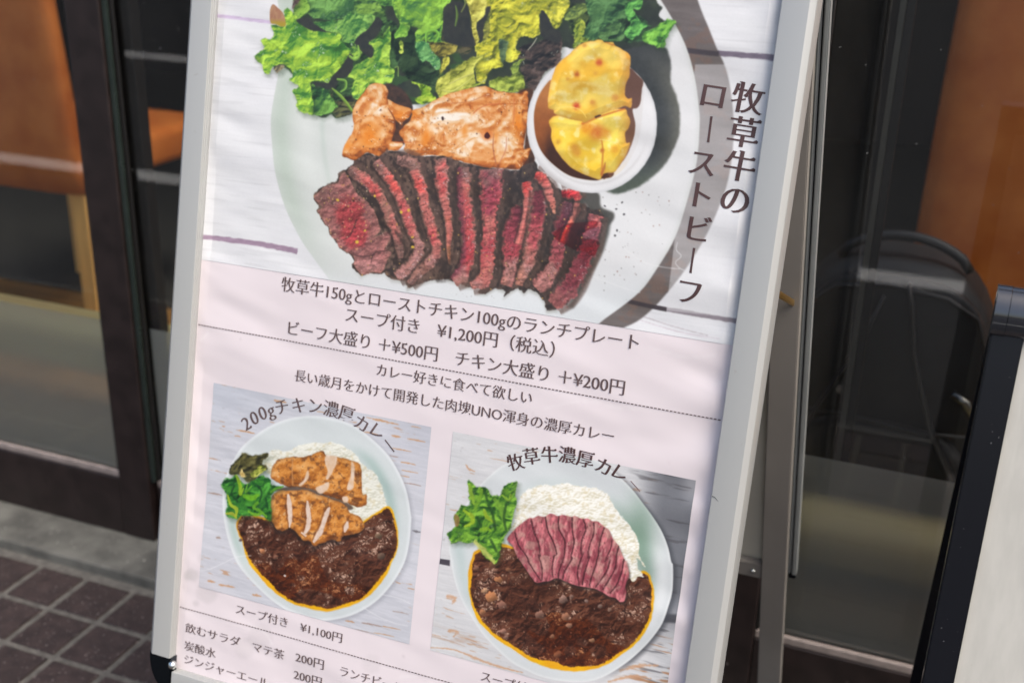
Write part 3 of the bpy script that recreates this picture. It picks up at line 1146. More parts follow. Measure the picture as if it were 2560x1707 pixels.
rb = p.ribbon([(1520, 742), (1600, 760), (1667, 774)], [6, 6, 6])
p.put((rb[0], sstep(1.1, .7, np.abs(rb[2])) * (rb[1] < .99), None), (62, 56, 60), .85)

# plate
plate = [(690, -220), (702, 60), (700, 150), (686, 239), (678, 300), (680, 360), (690, 440), (712, 520), (748, 595), (784, 648), (822, 700), (870, 760), (960, 850),
         (1200, 900), (1420, 860), (1512, 797), (1599, 730), (1645, 669), (1689, 593), (1720, 499), (1743, 406), (1750, 316), (1748, 270), (1738, 198), (1718, 123),
         (1689, 62), (1652, 0), (1560, -140), (1300, -320), (950, -320)]
r = p.poly(plate, soft=2.2)
sl, m_, d = r
left = sstep(1000, 690, X[sl])
pc = mixc((226, 227, 227), (206, 213, 206), left)
pc = mixc3(pc, (190, 203, 190), np.exp(-((d - 26) / 24) ** 2) * sstep(820, 690, X[sl]) * .85)
pc = mixc3(pc, (226, 230, 226), np.exp(-((d - 92) / 30) ** 2) * sstep(900, 700, X[sl]) * .8)
pc = mixc3(pc, (184, 200, 188), np.exp(-((d - 128) / 7) ** 2) * sstep(880, 760, X[sl]) * .55)
pc = mixc3(pc, (213, 216, 213), np.exp(-(d / 9) ** 2) * sstep(1500, 1620, X[sl]) * .8)
pc = mixc3(pc, (218, 224, 226), sstep(640, 780, Y[sl]) * .7)
p.put(r, pc)
# soft translucent label box
r = p.poly([(1738, 162), (1960, 162), (1960, 830), (1837, 794), (1667, 776)], smooth=False, soft=1.2)
plate_m = np.zeros_like(X); pr_ = p.poly(plate, soft=2.2); plate_m[pr_[0]] = pr_[1]
p.put((r[0], r[1] * (1 - plate_m[r[0]]), None), (226, 226, 227), .46)
for cr in ([(1694, 606), (1692, 625), (1704, 640), (1690, 655), (1698, 668), (1712, 676)], [(1560, 620), (1610, 655), (1660, 668), (1700, 672)], [(1480, 690), (1560, 720), (1600, 731)]):
    rb = p.ribbon(cr, [1.2] * len(cr))
    p.put((rb[0], sstep(1.4, .5, np.abs(rb[2])), None), (236, 237, 236), .55)

# shade thrown on the plate by salad and bowl
C5 = (1240, 60, .2934)
r = p.poly(Q(C5, [(900, 120), (1120, 150), (1300, 165), (1440, 205), (1492, 320), (1490, 490), (1540, 620), (1570, 800), (1552, 980), (1460, 1170), (1330, 1310), (1150, 1415),
                  (960, 1430), (700, 1200), (700, 400)]), soft=4.5, warp=2, seed=3)
sl, m_, d = r
bowl_d = np.hypot((X[sl] - 1480) / 163, (Y[sl] - 308) / 174) - 1
sc = mixc((55, 58, 58), (104, 104, 94), sstep(.02, .42, bowl_d) * sstep(90, 250, Y[sl]))
sc = mixc3(sc, (96, 110, 92), sstep(380, 470, Y[sl]) * .6)
p.put(r, sc + ((fbm(X[sl] / 8, Y[sl] / 8, 3, 6) - .5) * 12)[..., None], .97)

# ---- salad
C1, C2_, C3 = (600, 0, .1913), (1000, 0, .1913), (1300, 0, .22)
mass = Q(C1, [(560, -1200), (640, -300), (700, 0), (690, 90), (720, 200), (620, 330), (560, 420), (520, 520), (480, 700), (440, 850), (470, 930), (560, 880), (700, 980), (760, 1100), (740, 1300), (830, 1440), (960, 1490),
                  (1090, 1540), (1180, 1500), (1260, 1545), (1380, 1510), (1500, 1430), (1700, 1200)]) + [(1000, 262), (1240, 236), (1330, 220), (1370, 150), (1400, 120), (1480, 130), (1560, 125), (1622, 112),
                  (1650, 100), (1664, 60), (1648, 40), (1655, 20), (1640, 0), (1610, -110), (1500, -260), (900, -320)]
r = p.poly(mass, soft=2.5, warp=3, ws=10, seed=4)
sl = r[0]
mc = mixc((40, 44, 42), (66, 76, 58), fbm(X[sl] / 22, Y[sl] / 22, 3, 5))
mc = mixc3(mc, (58, 92, 50), sstep(.52, .68, fbm(X[sl] / 26, Y[sl] / 20, 3, 7)) * sstep(1250, 1150, X[sl]) * .75)
p.put(r, mc)
# brownish roots and dark red leaves
leaf(p, Q(C1, [(1180, 1180), (1300, 1240), (1470, 1260), (1500, 1420), (1420, 1500), (1260, 1540), (1180, 1420)]), (44, 46, 40), (92, 92, 56), 40, ts=9)
leaf(p, Q(C2_, [(560, 300), (800, 340), (920, 420), (860, 520), (740, 590), (560, 560)]), (48, 44, 42), (98, 74, 50), 41, ts=12)
leaf(p, Q(C2_, [(1560, 640), (1800, 560), (2091, 420), (2091, 820), (1900, 950), (1740, 1200), (1600, 1000)]), (44, 43, 43), (84, 70, 64), 42, ts=12, spec=.8)
for k_, pts in enumerate((Q(C1, [(600, 330), (760, 200), (1000, 380), (1300, 420), (1500, 560), (1400, 760), (1150, 1100), (900, 900)]), Q(C1, [(1250, 1000), (1450, 800), (1700, 640), (1800, 300), (2000, 300), (2100, 600), (2000, 1000), (1700, 1200), (1400, 1250), (1200, 1300)]),
                         Q(C1, [(1500, -40), (1800, 60), (1900, 250), (1800, 520), (1560, 500), (1480, 200)]), Q(C2_, [(0, 300), (200, 420), (300, 800), (500, 900), (480, 1150), (200, 1080), (60, 1000), (-80, 700)]),
                         Q(C2_, [(560, -60), (900, -60), (960, 400), (980, 640), (760, 700), (560, 560)]), Q(C3, [(480, 120), (700, 60), (840, 240), (900, 460), (640, 420), (560, 300)]), Q(C3, [(900, 300), (1240, 180), (1450, 260), (1420, 460), (1200, 480), (960, 480)]))):
    leaf(p, pts, (30, 50, 34), ((66, 104, 52), (60, 92, 50), (74, 112, 56), (50, 72, 44), (78, 72, 48), (96, 112, 56), (52, 88, 50))[k_], 400 + k_, warp=7, ws=13, shadow=0, soft=4)
GREENS = [
    # points, dark, light, seed, kwargs
    (Q(C1, [(700, -900), (1500, -900), (2400, -800), (2300, 0), (1560, 60), (900, 60), (720, 40)]), (40, 78, 48), (96, 150, 60), 50, dict(spec=.3)),
    (Q(C1, [(760, -60), (1200, -40), (1520, 0), (1600, 60), (1545, 180), (1420, 240), (1200, 262), (960, 245), (880, 185), (745, 262), (708, 140)]), (52, 98, 60), (104, 150, 74), 51, dict(spec=.25)),
    (Q(C1, [(760, 0), (870, 10), (900, 120), (830, 200), (742, 262), (706, 140)]), (108, 160, 56), (150, 192, 78), 52, dict(vein=.4)),
    (Q(C1, [(1500, 20), (1760, 10), (1880, 140), (1890, 190), (1760, 170), (1640, 250), (1540, 190)]), (54, 96, 56), (120, 160, 66), 53, dict(spec=.3)),
    (Q(C1, [(960, 300), (1300, 262), (1450, 170), (1560, 190), (1765, 200), (1705, 345), (1640, 455), (1550, 465), (1470, 575), (1480, 655), (1400, 725), (1340, 600), (1300, 440), (1120, 405)]),
     (62, 122, 62), (136, 182, 84), 54, dict(spec=.75)),
    (Q(C1, [(1000, 1140), (1160, 1120), (1180, 1240), (1260, 1360), (1250, 1420), (1120, 1500), (960, 1490), (930, 1300), (940, 1080)]), (46, 92, 52), (104, 152, 64), 55, dict(ts=14)),
    (Q(C1, [(580, 180), (625, 112), (725, 205), (742, 262), (830, 335), (940, 412), (1120, 414), (1300, 445), (1330, 560), (1450, 660), (1345, 850), (1250, 945), (1150, 1090), (1040, 1050), (925, 1080),
             (935, 1180), (960, 1490), (880, 1480), (800, 1470), (742, 1400), (740, 1280), (692, 1200), (752, 1120), (640, 1040), (690, 980), (570, 852), (430, 880), (390, 950), (312, 945), (290, 850), (180, 740),
             (310, 640), (270, 530), (410, 502), (440, 400), (400, 325), (540, 350), (600, 330)]), (70, 138, 54), (158, 196, 62), 56, dict(spec=.8, ts=30, edge=(176, 206, 90))),
    (Q(C1, [(1950, 345), (1962, 600), (1950, 700), (1962, 880), (2010, 930), (1950, 1100), (1700, 1095), (1600, 1230), (1520, 1300), (1450, 1212), (1480, 1052), (1400, 1000), (1480, 882), (1640, 772), (1742, 702),
             (1720, 600), (1680, 572), (1782, 480), (1870, 452)]), (74, 138, 58), (160, 196, 70), 57, dict(spec=.9, ts=18)),
    (Q(C1, [(1470, 600), (1560, 590), (1610, 660), (1550, 720), (1500, 780), (1430, 740)]), (70, 120, 60), (150, 190, 70), 58, dict(ts=8)),
    (Q(C1, [(2000, 0), (2200, 0), (2200, 420), (2050, 500), (2010, 480), (2080, 300), (2030, 200)]), (84, 150, 54), (130, 180, 66), 59, {}),
    (Q(C2_, [(-60, -100), (640, -100), (600, 150), (560, 300), (540, 520), (595, 562), (450, 592), (380, 562), (330, 522), (210, 562), (190, 440), (230, 372), (100, 330), (-20, 240)]), (66, 122, 62), (136, 184, 62), 60, dict(spec=.15)),
    (Q(C2_, [(200, 560), (385, 572), (520, 782), (500, 900), (440, 892), (350, 802), (280, 812), (210, 672)]), (58, 124, 72), (112, 168, 96), 61, dict(spec=1.0, ts=10)),
    (Q(C2_, [(380, 570), (590, 560), (740, 600), (700, 700), (560, 740), (460, 700)]), (92, 88, 44), (150, 140, 60), 62, dict(ts=9)),
    (Q(C2_, [(150, 1072), (400, 1140), (385, 1205), (470, 1290), (285, 1372), (190, 1302), (270, 1252), (240, 1130)]), (120, 170, 44), (178, 206, 66), 63, dict(spec=.4, ts=10)),
    (Q(C2_, [(0, 540), (50, 580), (40, 690), (-10, 700)]), (130, 170, 60), (180, 196, 80), 64, dict(ts=7)),
    (Q(C2_, [(560, 760), (640, 740), (620, 860), (540, 950), (480, 1060), (530, 900)]), (150, 150, 56), (190, 186, 70), 65, dict(ts=8)),
    (Q(C2_, [(1080, 560), (1000, 330), (1100, 200), (1180, 150), (1240, 560), (1180, 760), (1000, 700)]), (98, 106, 54), (150, 150, 64), 66, dict(ts=12)),
    (Q(C2_, [(860, -80), (1180, -80), (1150, 82), (1110, 205), (1000, 315), (1032, 500), (985, 620), (945, 480), (930, 330), (908, 130)]), (164, 158, 58), (206, 200, 92), 67, dict(spec=.2, ts=14)),
    (Q(C2_, [(1190, -80), (2100, -80), (2150, 60), (2091, 330), (2000, 362), (1942, 232), (1850, 140), (1830, 300), (1845, 432), (1722, 502), (1570, 482), (1500, 640), (1572, 702), (1482, 812), (1392, 800), (1330, 780), (1345, 872),
              (1200, 905), (1130, 1000), (1100, 1085), (992, 1042), (980, 862), (1000, 702), (980, 602), (1080, 545), (1160, 420), (1180, 202)]), (150, 160, 48), (216, 208, 62), 68, dict(spec=.75, ts=17, edge=(226, 222, 110))),
    (Q(C2_, [(1290, 530), (1420, 540), (1400, 622), (1385, 762), (1320, 820), (1305, 700)]), (62, 86, 66), (84, 106, 70), 69, dict(ts=10)),
    (Q(C2_, [(470, 1162), (500, 1042), (640, 932), (900, 772), (1100, 722), (975, 862), (962, 962), (985, 1092), (880, 1172), (640, 1222), (530, 1282)]), (148, 158, 58), (190, 192, 84), 70, dict(ts=20, vein=.5)),
    (Q(C2_, [(640, 1215), (880, 1165), (985, 1085), (1080, 1100), (900, 1150), (700, 1210)]), (120, 150, 50), (186, 196, 70), 71, dict(ts=8)),
    (Q(C2_, [(1150, 1102), (1250, 1012), (1420, 1000), (1560, 952), (1622, 1062), (1612, 1172), (1420, 1212), (1270, 1182)]), (116, 140, 54), (162, 178, 72), 72, dict(spec=.4, ts=12)),
    (Q(C2_, [(1460, 860), (1640, 760), (1560, 860), (1560, 950), (1470, 960)]), (96, 124, 60), (140, 160, 66), 73, dict(ts=9)),
    (Q(C3, [(300, 60), (420, 0), (560, 0), (540, 120), (470, 240), (430, 300), (380, 300), (330, 200)]), (138, 150, 50), (200, 196, 66), 74, dict(spec=.5, ts=12)),
    (Q(C3, [(510, 230), (560, 120), (650, 50), (770, 60), (765, 130), (640, 212)]), (74, 100, 62), (128, 148, 70), 75, dict(ts=14)),
    (Q(C3, [(760, -60), (1180, -60), (1212, 130), (1232, 202), (1090, 232), (1040, 320), (930, 335), (882, 442), (800, 452), (690, 430), (762, 300), (790, 202)]), (44, 82, 54), (84, 126, 72), 76, dict(ts=30)),
    (Q(C3, [(930, 330), (1100, 240), (1180, 300), (1170, 460), (1000, 470), (900, 440)]), (46, 80, 52), (80, 116, 64), 77, dict(ts=14)),
    (Q(C3, [(1190, 100), (1250, 20), (1400, 0), (1362, 112), (1292, 110), (1390, 262), (1505, 300), (1400, 325), (1330, 420), (1252, 452), (1190, 382), (1252, 262), (1205, 212)]), (54, 112, 60), (102, 172, 78), 78, dict(ts=16)),
    (Q(C3, [(1640, 242), (1700, 226), (1782, 250), (1722, 332), (1662, 450), (1640, 552), (1520, 520), (1400, 472), (1420, 372), (1540, 312)]), (72, 140, 56), (124, 186, 70), 79, dict(ts=16, spec=.3)),
    (Q(C3, [(610, 335), (640, 250), (702, 212), (752, 312), (705, 422), (782, 430), (770, 480), (700, 482), (640, 542), (600, 552), (622, 452)]), (112, 140, 56), (172, 182, 66), 80, dict(ts=10, spec=.4)),
]
for pts, dk, lt, sd, kw in GREENS:
    leaf(p, pts, dk, lt, sd, **kw)
# a few dark folds between the leaves
for pts in (Q(C1, [(740, 262), (880, 240), (1000, 340), (1120, 414), (1000, 408), (900, 392), (800, 330)]), Q(C1, [(1150, 1090), (1250, 945), (1345, 850), (1440, 700), (1480, 870), (1400, 1000), (1300, 1040), (1220, 1180)]),
            Q(C1, [(1700, 350), (1780, 230), (1860, 300), (1780, 480), (1660, 560), (1740, 640), (1720, 760), (1640, 720), (1500, 580), (1560, 470)]), Q(C2_, [(600, 60), (860, 60), (930, 400), (980, 600), (760, 600), (580, 520), (560, 300)]),
            Q(C2_, [(1000, 320), (1100, 210), (1120, 100), (1190, 100), (1100, 320), (1080, 520), (1030, 480)]), Q(C1, [(940, 1085), (1150, 1090), (1160, 1180), (1040, 1130)]), Q(C2_, [(1850, 150), (1940, 240), (2000, 370), (2090, 420), (2090, 560), (1840, 460)])):
    r = p.poly(pts, warp=2, ws=8, seed=12, soft=2)
    sl = r[0]
    p.put(r, mixc((42, 44, 45), (62, 62, 56), fbm(X[sl] / 10, Y[sl] / 10, 3, 33)), .93)
# curled stems
for pts, w, c in ((Q(C1, [(1270, 1040), (1370, 1060), (1370, 1150), (1310, 1200)]), [3, 3, 3, 2], (126, 172, 74)), (Q(C1, [(1200, 1160), (1300, 1250), (1380, 1340), (1460, 1450)]), [2, 4, 4, 3], (128, 164, 62)),
                  (Q(C1, [(1430, 740), (1500, 780), (1560, 720), (1540, 600)]), [3, 4, 3, 2], (138, 182, 76)), (Q(C1, [(2020, 890), (2060, 880), (2060, 1000)]), [1.5, 2, 1.5], (120, 150, 76)),
                  (Q(C2_, [(720, 340), (745, 200), (725, 80)]), [2, 3.5, 1.5], (98, 124, 60)), (Q(C2_, [(800, 160), (850, 60), (840, 0)]), [1.5, 2, 2], (120, 130, 70)), (Q(C2_, [(340, 540), (350, 430), (450, 405), (495, 460), (450, 545)]), [3, 4, 4, 4, 3], (122, 178, 66)),
                  (Q(C2_, [(1670, 660), (1740, 580), (1790, 500)]), [1, 1.5, 1], (180, 180, 160)), (Q(C2_, [(640, 1100), (800, 1020), (960, 960)]), [1.2, 1.5, 1], (206, 204, 120)), (Q(C2_, [(540, 1180), (700, 1190), (950, 1010)]), [1, 2.5, 1], (206, 210, 110))):
    sl, T, S = p.ribbon(pts, w)
    p.put((sl, sstep(1.3, .6, np.abs(S)), None), mixc(np.array(c) * .8, np.array(c) * 1.15, sstep(.8, -.8, S)), .95)
# red-brown leaf tip at the far left
r = p.poly(Q(C1, [(395, 150), (432, 62), (500, 110), (572, 190), (600, 330), (540, 352), (470, 320), (402, 300)]), soft=1.5)
sl = r[0]
p.put(r, mixc3(mixc((150, 96, 78), (196, 164, 120), fbm(X[sl] / 9, Y[sl] / 16, 3, 20)), (172, 150, 50), sstep(45, 62, Y[sl])))
leaf(p, Q(C1, [(690, 40), (720, 0), (790, 0), (700, 110), (685, 100)]), (84, 66, 66), (120, 96, 90), 90, ts=8)
leaf(p, Q(C1, [(445, 880), (570, 852), (560, 900), (480, 950)]), (72, 70, 60), (140, 128, 96), 91, ts=8)

# ---- roast chicken
C4 = (840, 180, .2391)


def chicken(pts, seed, bright, deep):
    r = p.poly(pts, warp=1.6, ws=12, seed=seed, soft=1.6)
    sl, m_, d = r
    x, y = X[sl], Y[sl]
    wx, wy = x + 30 * (fbm(x / 46, y / 46, 2, seed + 1) - .5), y + 30 * (fbm(x / 46, y / 46, 2, seed + 2) - .5)
    h = fbm(wx / 40, wy / 34, 2, seed + 3) * 34 + ridged(wx / 60, wy / 46, 2, seed + 4) * 16 + np.minimum(d, 14) * .75
    fine = fbm(wx / 11, wy / 10, 3, seed + 5)
    t = .46 + .26 * np.tanh(slope(h) * 1.2) + .55 * (fine - .5)
    for (bx, by, rx, ry, s_) in bright:
        t = t + .30 * s_ * np.exp(-(((x - bx) / rx) ** 2 + ((y - by) / ry) ** 2))
    t = t - .24 * np.exp(-np.clip(d, 0, 99) / 7)
    c = stops(t, [(116, 60, 26), (190, 106, 44), (222, 146, 76), (236, 182, 124), (245, 218, 184), (252, 242, 226)])
    for (bx, by, rx, ry, s_) in deep:
        g_ = np.exp(-(((x - bx) / rx) ** 2 + ((y - by) / ry) ** 2))
        c = mixc3(c, (234, 136, 36), np.clip(g_ * s_ * (.5 + 1.2 * fine), 0, .95))
    rg = ridged(wx / 34, wy / 30, 2, seed + 6)
    c = mixc3(c, (206, 112, 44), sstep(.90, .98, rg) * .6)
    c = mixc3(c, (255, 250, 240), gloss(h * .7 + fine * 9, -.30, -.36, .20) * sstep(.44, .6, fbm(x / 26, y / 20, 2, seed + 9)) * .9)
    c = mixc3(c, (150, 84, 40), sstep(.66, .78, fbm(x / 5, y / 5, 2, seed + 12)) * sstep(.5, .66, fbm(x / 22, y / 22, 2, seed + 13)) * .5)
    p.put((sl, m_, d), np.clip(c, 0, 255))


r = p.poly(Q(C4, [(500, 130), (700, 190), (800, 370), (760, 560), (620, 620), (540, 420)]), soft=3, warp=2)
p.put(r, mixc((48, 42, 40), (92, 66, 54), fbm(X[r[0]] / 8, Y[r[0]] / 8, 3, 2)))
r = p.poly(Q(C4, [(200, 920), (330, 850), (450, 890), (560, 825), (720, 845), (900, 885), (1150, 900), (1400, 968), (1680, 1010), (1900, 1030), (2040, 930), (2100, 1000), (2000, 1200), (1200, 1060), (600, 1000), (250, 1000)]), soft=2.5, warp=2)
p.put(r, mixc((40, 36, 35), (70, 58, 50), fbm(X[r[0]] / 8, Y[r[0]] / 8, 3, 61)))
for pts in (Q(C4, [(590, 480), (760, 450), (740, 560), (680, 640), (720, 750), (640, 770), (560, 730), (600, 620)]), Q(C4, [(1900, 215), (2060, 190), (2030, 420), (1995, 600), (2020, 760), (2080, 900), (2000, 1010), (1940, 960), (1980, 700), (1990, 400)])):
    r = p.poly(pts, soft=3, warp=2)
    p.put(r, mixc((50, 36, 30), (104, 66, 46), fbm(X[r[0]] / 8, Y[r[0]] / 8, 3, 62)))
chicken(Q(C4, [(530, 285), (660, 350), (785, 385), (765, 470), (700, 520), (690, 560), (620, 500), (555, 420)]), 21, [], [(1000, 290, 20, 16, .7)])
chicken(Q(C4, [(72, 880), (80, 800), (120, 720), (165, 640), (182, 550), (170, 420), (212, 310), (290, 210), (340, 142), (420, 118), (500, 140), (542, 205), (532, 280), (562, 400), (612, 500), (622, 600),
               (582, 720), (650, 735), (700, 760), (640, 820), (540, 820), (450, 885), (330, 845), (210, 922), (120, 900)]), 22,
        [(945, 265, 22, 24, .95), (930, 330, 14, 30, .5), (985, 365, 24, 18, .6)], [(925, 335, 22, 26, .9), (915, 350, 26, 16, .5), (870, 365, 14, 14, .6)])
chicken(Q(C4, [(790, 402), (900, 372), (1040, 292), (1200, 222), (1400, 172), (1560, 150), (1662, 190), (1760, 212), (1900, 225), (2000, 212), (2005, 420), (1990, 600), (1962, 800), (2035, 800), (2000, 900), (1960, 970), (1900, 1022),
               (1680, 1005), (1560, 1000), (1400, 962), (1150, 892), (1000, 870), (820, 880), (720, 830), (715, 740), (660, 640), (700, 582), (760, 520), (792, 450)]), 23,
        [(1110, 305, 52, 30, 1.0), (1180, 325, 52, 44, .85), (1090, 280, 34, 16, .8), (1180, 395, 60, 20, .5), (1265, 360, 20, 34, .6), (1010, 335, 14, 14, .5)],
        [(1065, 345, 12, 26, .85), (1295, 310, 12, 30, .95), (1160, 328, 10, 16, .6), (1030, 285, 16, 12, .6), (1240, 345, 8, 18, .5)])
for pts, w, c, op in ((Q(C4, [(1430, 440), (1500, 380), (1600, 340), (1700, 330), (1720, 250)]), [1.2, 1.6, 2, 1.6, 1], (206, 110, 60), .7), (Q(C4, [(1200, 330), (1400, 310), (1560, 250), (1640, 290)]), [1, 1.6, 1.6, 1], (186, 112, 70), .6),
                      (Q(C4, [(1860, 260), (1860, 420), (1850, 560)]), [1.5, 2, 1.5], (206, 112, 58), .55), (Q(C4, [(1650, 640), (1640, 800), (1680, 990)]), [1, 2, 2], (176, 104, 70), .7), (Q(C4, [(1780, 680), (1770, 820), (1700, 960)]), [1, 2, 1.5], (196, 120, 90), .6),
                      (Q(C4, [(1160, 830), (1300, 780), (1420, 700), (1480, 690)]), [1, 1.8, 1.6, 1], (220, 140, 56), .6), (Q(C4, [(540, 380), (610, 500), (600, 640)]), [1, 2.5, 2], (120, 62, 34), .7), (Q(C4, [(620, 740), (700, 735), (790, 740)]), [1.5, 2, 1], (196, 92, 40), .7)):
    sl, T, S = p.ribbon(pts, w)
    p.put((sl, sstep(1.3, .4, np.abs(S)), None), c, op)
r = p.poly(Q(C4, [(1550, 660), (1580, 630), (1610, 670), (1590, 700), (1555, 690)]), soft=1.5)
p.put(p.poly(Q(C4, [(1510, 640), (1580, 600), (1640, 660), (1600, 720), (1540, 710)]), soft=5), (224, 128, 60), .7)
p.put(r, (74, 26, 20))
dots(p, 70, (860, 200, 1325, 420), [(70, 40, 32), (96, 56, 40), (60, 36, 30)], .8, 2.2, 5, inside=Q(C4, [(200, 320), (500, 160), (800, 420), (1560, 170), (1980, 240), (1960, 960), (1000, 850), (600, 800), (110, 860)]))
r = p.poly(Q(C4, [(1100, 475), (1120, 470), (1126, 500), (1108, 508)]), soft=1); p.put(r, (60, 40, 40))

# ---- sliced roast beef
C6, C7 = (760, 360, .2424), (1100, 400, .2551)
sil = Q(C6, [(100, 525), (150, 470), (240, 420), (338, 382), (362, 290), (440, 262), (540, 170), (630, 112), (700, 120), (790, 125), (862, 62), (900, 100), (1000, 95), (1210, 130), (1430, 120), (1600, 180), (1733, 215)]) + Q(C7, [
    (370, 82), (560, 95), (760, 112), (800, 60), (900, 20), (960, 90), (1040, 150), (1140, 270), (1200, 300), (1260, 296), (1340, 308), (1372, 420), (1420, 440), (1480, 490), (1560, 480), (1612, 560), (1592, 700), (1545, 850), (1482, 980), (1400, 1132), (1302, 1312), (1242, 1418),
    (1152, 1430), (1140, 1470), (1042, 1480), (1012, 1380), (962, 1312), (862, 1268), (820, 1305), (760, 1250), (690, 1290), (622, 1340), (640, 1292), (545, 1252), (440, 1312), (358, 1302), (402, 1258), (252, 1240), (132, 1192), (80, 1180)]) + Q(C6, [
        (1500, 1400), (1340, 1400), (1262, 1420), (1062, 1490), (1040, 1420), (900, 1400), (822, 1332), (760, 1342), (662, 1330), (582, 1362), (490, 1272), (512, 1200), (472, 1142), (362, 1082), (320, 1000), (262, 940), (250, 860), (212, 840), (160, 740), (122, 690), (152, 660), (102, 572)])
# its shade on the plate
r = p.poly([(q[0] + 16, q[1] + 7) for q in sil], soft=7, smooth=False)
p.put((r[0], r[1] * sstep(1380, 1450, X[r[0]]), None), (58, 58, 52), .9)
r = p.poly(Q(C7, [(1340, 300), (1480, 300), (1560, 340), (1580, 460), (1700, 520), (1690, 600), (1600, 640), (1480, 500)]), soft=5)
p.put(r, (72, 70, 64), .92)
r = p.poly([(q[0], q[1] + 6) for q in sil], soft=6, smooth=False)
p.put((r[0], r[1] * sstep(660, 720, Y[r[0]]), None), (150, 150, 140), .5)
r = p.poly(sil, warp=3.2, ws=7, seed=31, soft=1.5, smooth=False)
sl = r[0]
x, y = X[sl], Y[sl]
crust = mixc((58, 47, 43), (112, 90, 78), sstep(.34, .70, fbm(x / 7, y / 9, 4, 30)))
crust = mixc3(crust, (130, 112, 98), sstep(.80, .93, ridged(x / 6, y / 6, 2, 31)) * sstep(.5, .7, fbm(x / 30, y / 30, 2, 32)) * .55)
crust = mixc3(crust, (46, 42, 42), sstep(1130, 1300, x) * .5)
p.put(r, crust)


def slice_(pts, w, cols, seed, edge=(140, 100, 88), es=.8, op=1.0, side=None, sh=1.0):
    """one slice's cut face: fibres across, brown rim, wet glints, and the dark crease on either side of it"""
    W_a = np.array(w, float)
    P_ = np.array(pts, float)
    tg = np.gradient(P_, axis=0); tg /= np.linalg.norm(tg, axis=1, keepdims=True)
    nn = np.stack([tg[:, 1], -tg[:, 0]], 1)              # towards the right hand neighbour
    wi = np.interp(np.linspace(0, 1, len(P_)), np.linspace(0, 1, len(W_a)), W_a)[:, None]
    sl, T, S = p.ribbon(P_ - nn * (wi + 2.5), [4.2] * len(P_))
    p.put((sl, sstep(1.4, .0, np.abs(S)) * (T > .0001) * (T < .9999), None), (54, 42, 39), .55 * sh)
    sl, T, S = p.ribbon(P_ + nn * (wi + 8), [9.0] * len(P_))
    x, y = p.X[sl], p.Y[sl]
    p.put((sl, sstep(1.2, .3, np.abs(S)) * (T > .0001) * (T < .9999), None), mixc((74, 58, 52), (128, 100, 88), fbm(x / 5, y / 6, 3, seed + 20)), .62 * sh)
    sl, T, S = p.ribbon(P_, w)
    x, y = p.X[sl], p.Y[sl]
    wob = (fbm(x / 8, y / 8, 3, seed) - .5) * .85
    aS = np.abs(S) + wob
    m_ = sstep(1.12, .74, aS) * (T > .0001) * (T < .9999)
    c = stops(T + (fbm(x / 22, y / 22, 2, seed + 1) - .5) * .3, cols)
    c = mixc3(c, edge, sstep(.40, 1.0, aS) * es)
    if side is not None:
        c = mixc3(c, side[0], sstep(side[1], side[2], S + wob * .6))
    hh = fbm(x / 7 + S * 1.2, y / 9, 3, seed + 2) * 9 - np.abs(S) * 5
    c = c * np.clip(1 + .30 * np.tanh(slope(hh) * 1.1) - .10 * S, .5, 1.5)[..., None]
    gr = fbm(x / 3.0, y / 3.6, 2, seed + 3)
    c = c * (.88 + .24 * gr)[..., None]
    gl = gloss(hh * 1.3, -.45, -.55, .28) * sstep(.48, .62, fbm(x / 20, y / 20, 2, seed + 5))
    c = mixc3(c, (238, 208, 206), np.clip(gl, 0, .75))
    c = mixc3(c, (70, 46, 42), sstep(.73, .80, fbm(x / 4.5, y / 4.5, 2, seed + 6)) * .6)
    p.put((sl, m_ * op, None), np.clip(c, 0, 255))


BR, PK, RD, DR, PG = (128, 96, 88), (186, 108, 100), (204, 82, 80), (150, 52, 58), (172, 122, 116)
# the broad face at the left end
face = Q(C6, [(112, 535), (240, 432), (350, 395), (372, 330), (430, 300), (500, 420), (560, 520), (650, 600), (730, 700), (765, 800), (775, 900), (720, 960), (800, 930), (862, 905), (890, 965), (842, 1080), (902, 1120), (862, 1200),
              (800, 1320), (700, 1322), (590, 1352), (512, 1250), (520, 1190), (472, 1132), (362, 1072), (330, 1000), (268, 940), (255, 855), (215, 835), (165, 740), (130, 690), (180, 650), (112, 575)])
r = p.poly(face, warp=3, ws=9, seed=34, soft=1.8)
sl, m_, d = r
x, y = X[sl], Y[sl]
red = np.exp(-(((x - 872) / 40) ** 2 + ((y - 530) / 42) ** 2)) + np.exp(-(((x - 890) / 34) ** 2 + ((y - 592) / 30) ** 2))
c = mixc((126, 84, 80), (166, 106, 102), fbm(x / 18, y / 18, 3, 35))
c = mixc3(c, (98, 74, 70), sstep(545, 470, y) * sstep(860, 800, x) * .8)
c = mixc3(c, (158, 66, 68), sstep(.22, .72, red + (fbm(x / 14, y / 14, 3, 36) - .5) * .5))
c = mixc3(c, (182, 66, 72), np.exp(-(((x - 880) / 26) ** 2 + ((y - 590) / 22) ** 2)) * .6)
c = mixc3(c, (182, 132, 128), np.exp(-(((x - 905) / 50) ** 2 + ((y - 665) / 20) ** 2)) * .7)
c = mixc3(c, (170, 122, 108), np.exp(-np.clip(d, 0, 99) / 5) * .6)
c = c * (.82 + .36 * fbm(x / 4, y / 4, 3, 37))[..., None]
hf = fbm(x / 15, y / 12, 4, 38) * 16
c = c * np.clip(1 + .30 * np.tanh(slope(hf) * 1.0), .5, 1.5)[..., None]
gl = gloss(hf * 1.3, -.5, -.5, .25) * sstep(.46, .6, fbm(x / 26, y / 26, 2, 40))
p.put(r, np.clip(mixc3(c, (240, 210, 206), gl * .6), 0, 255))
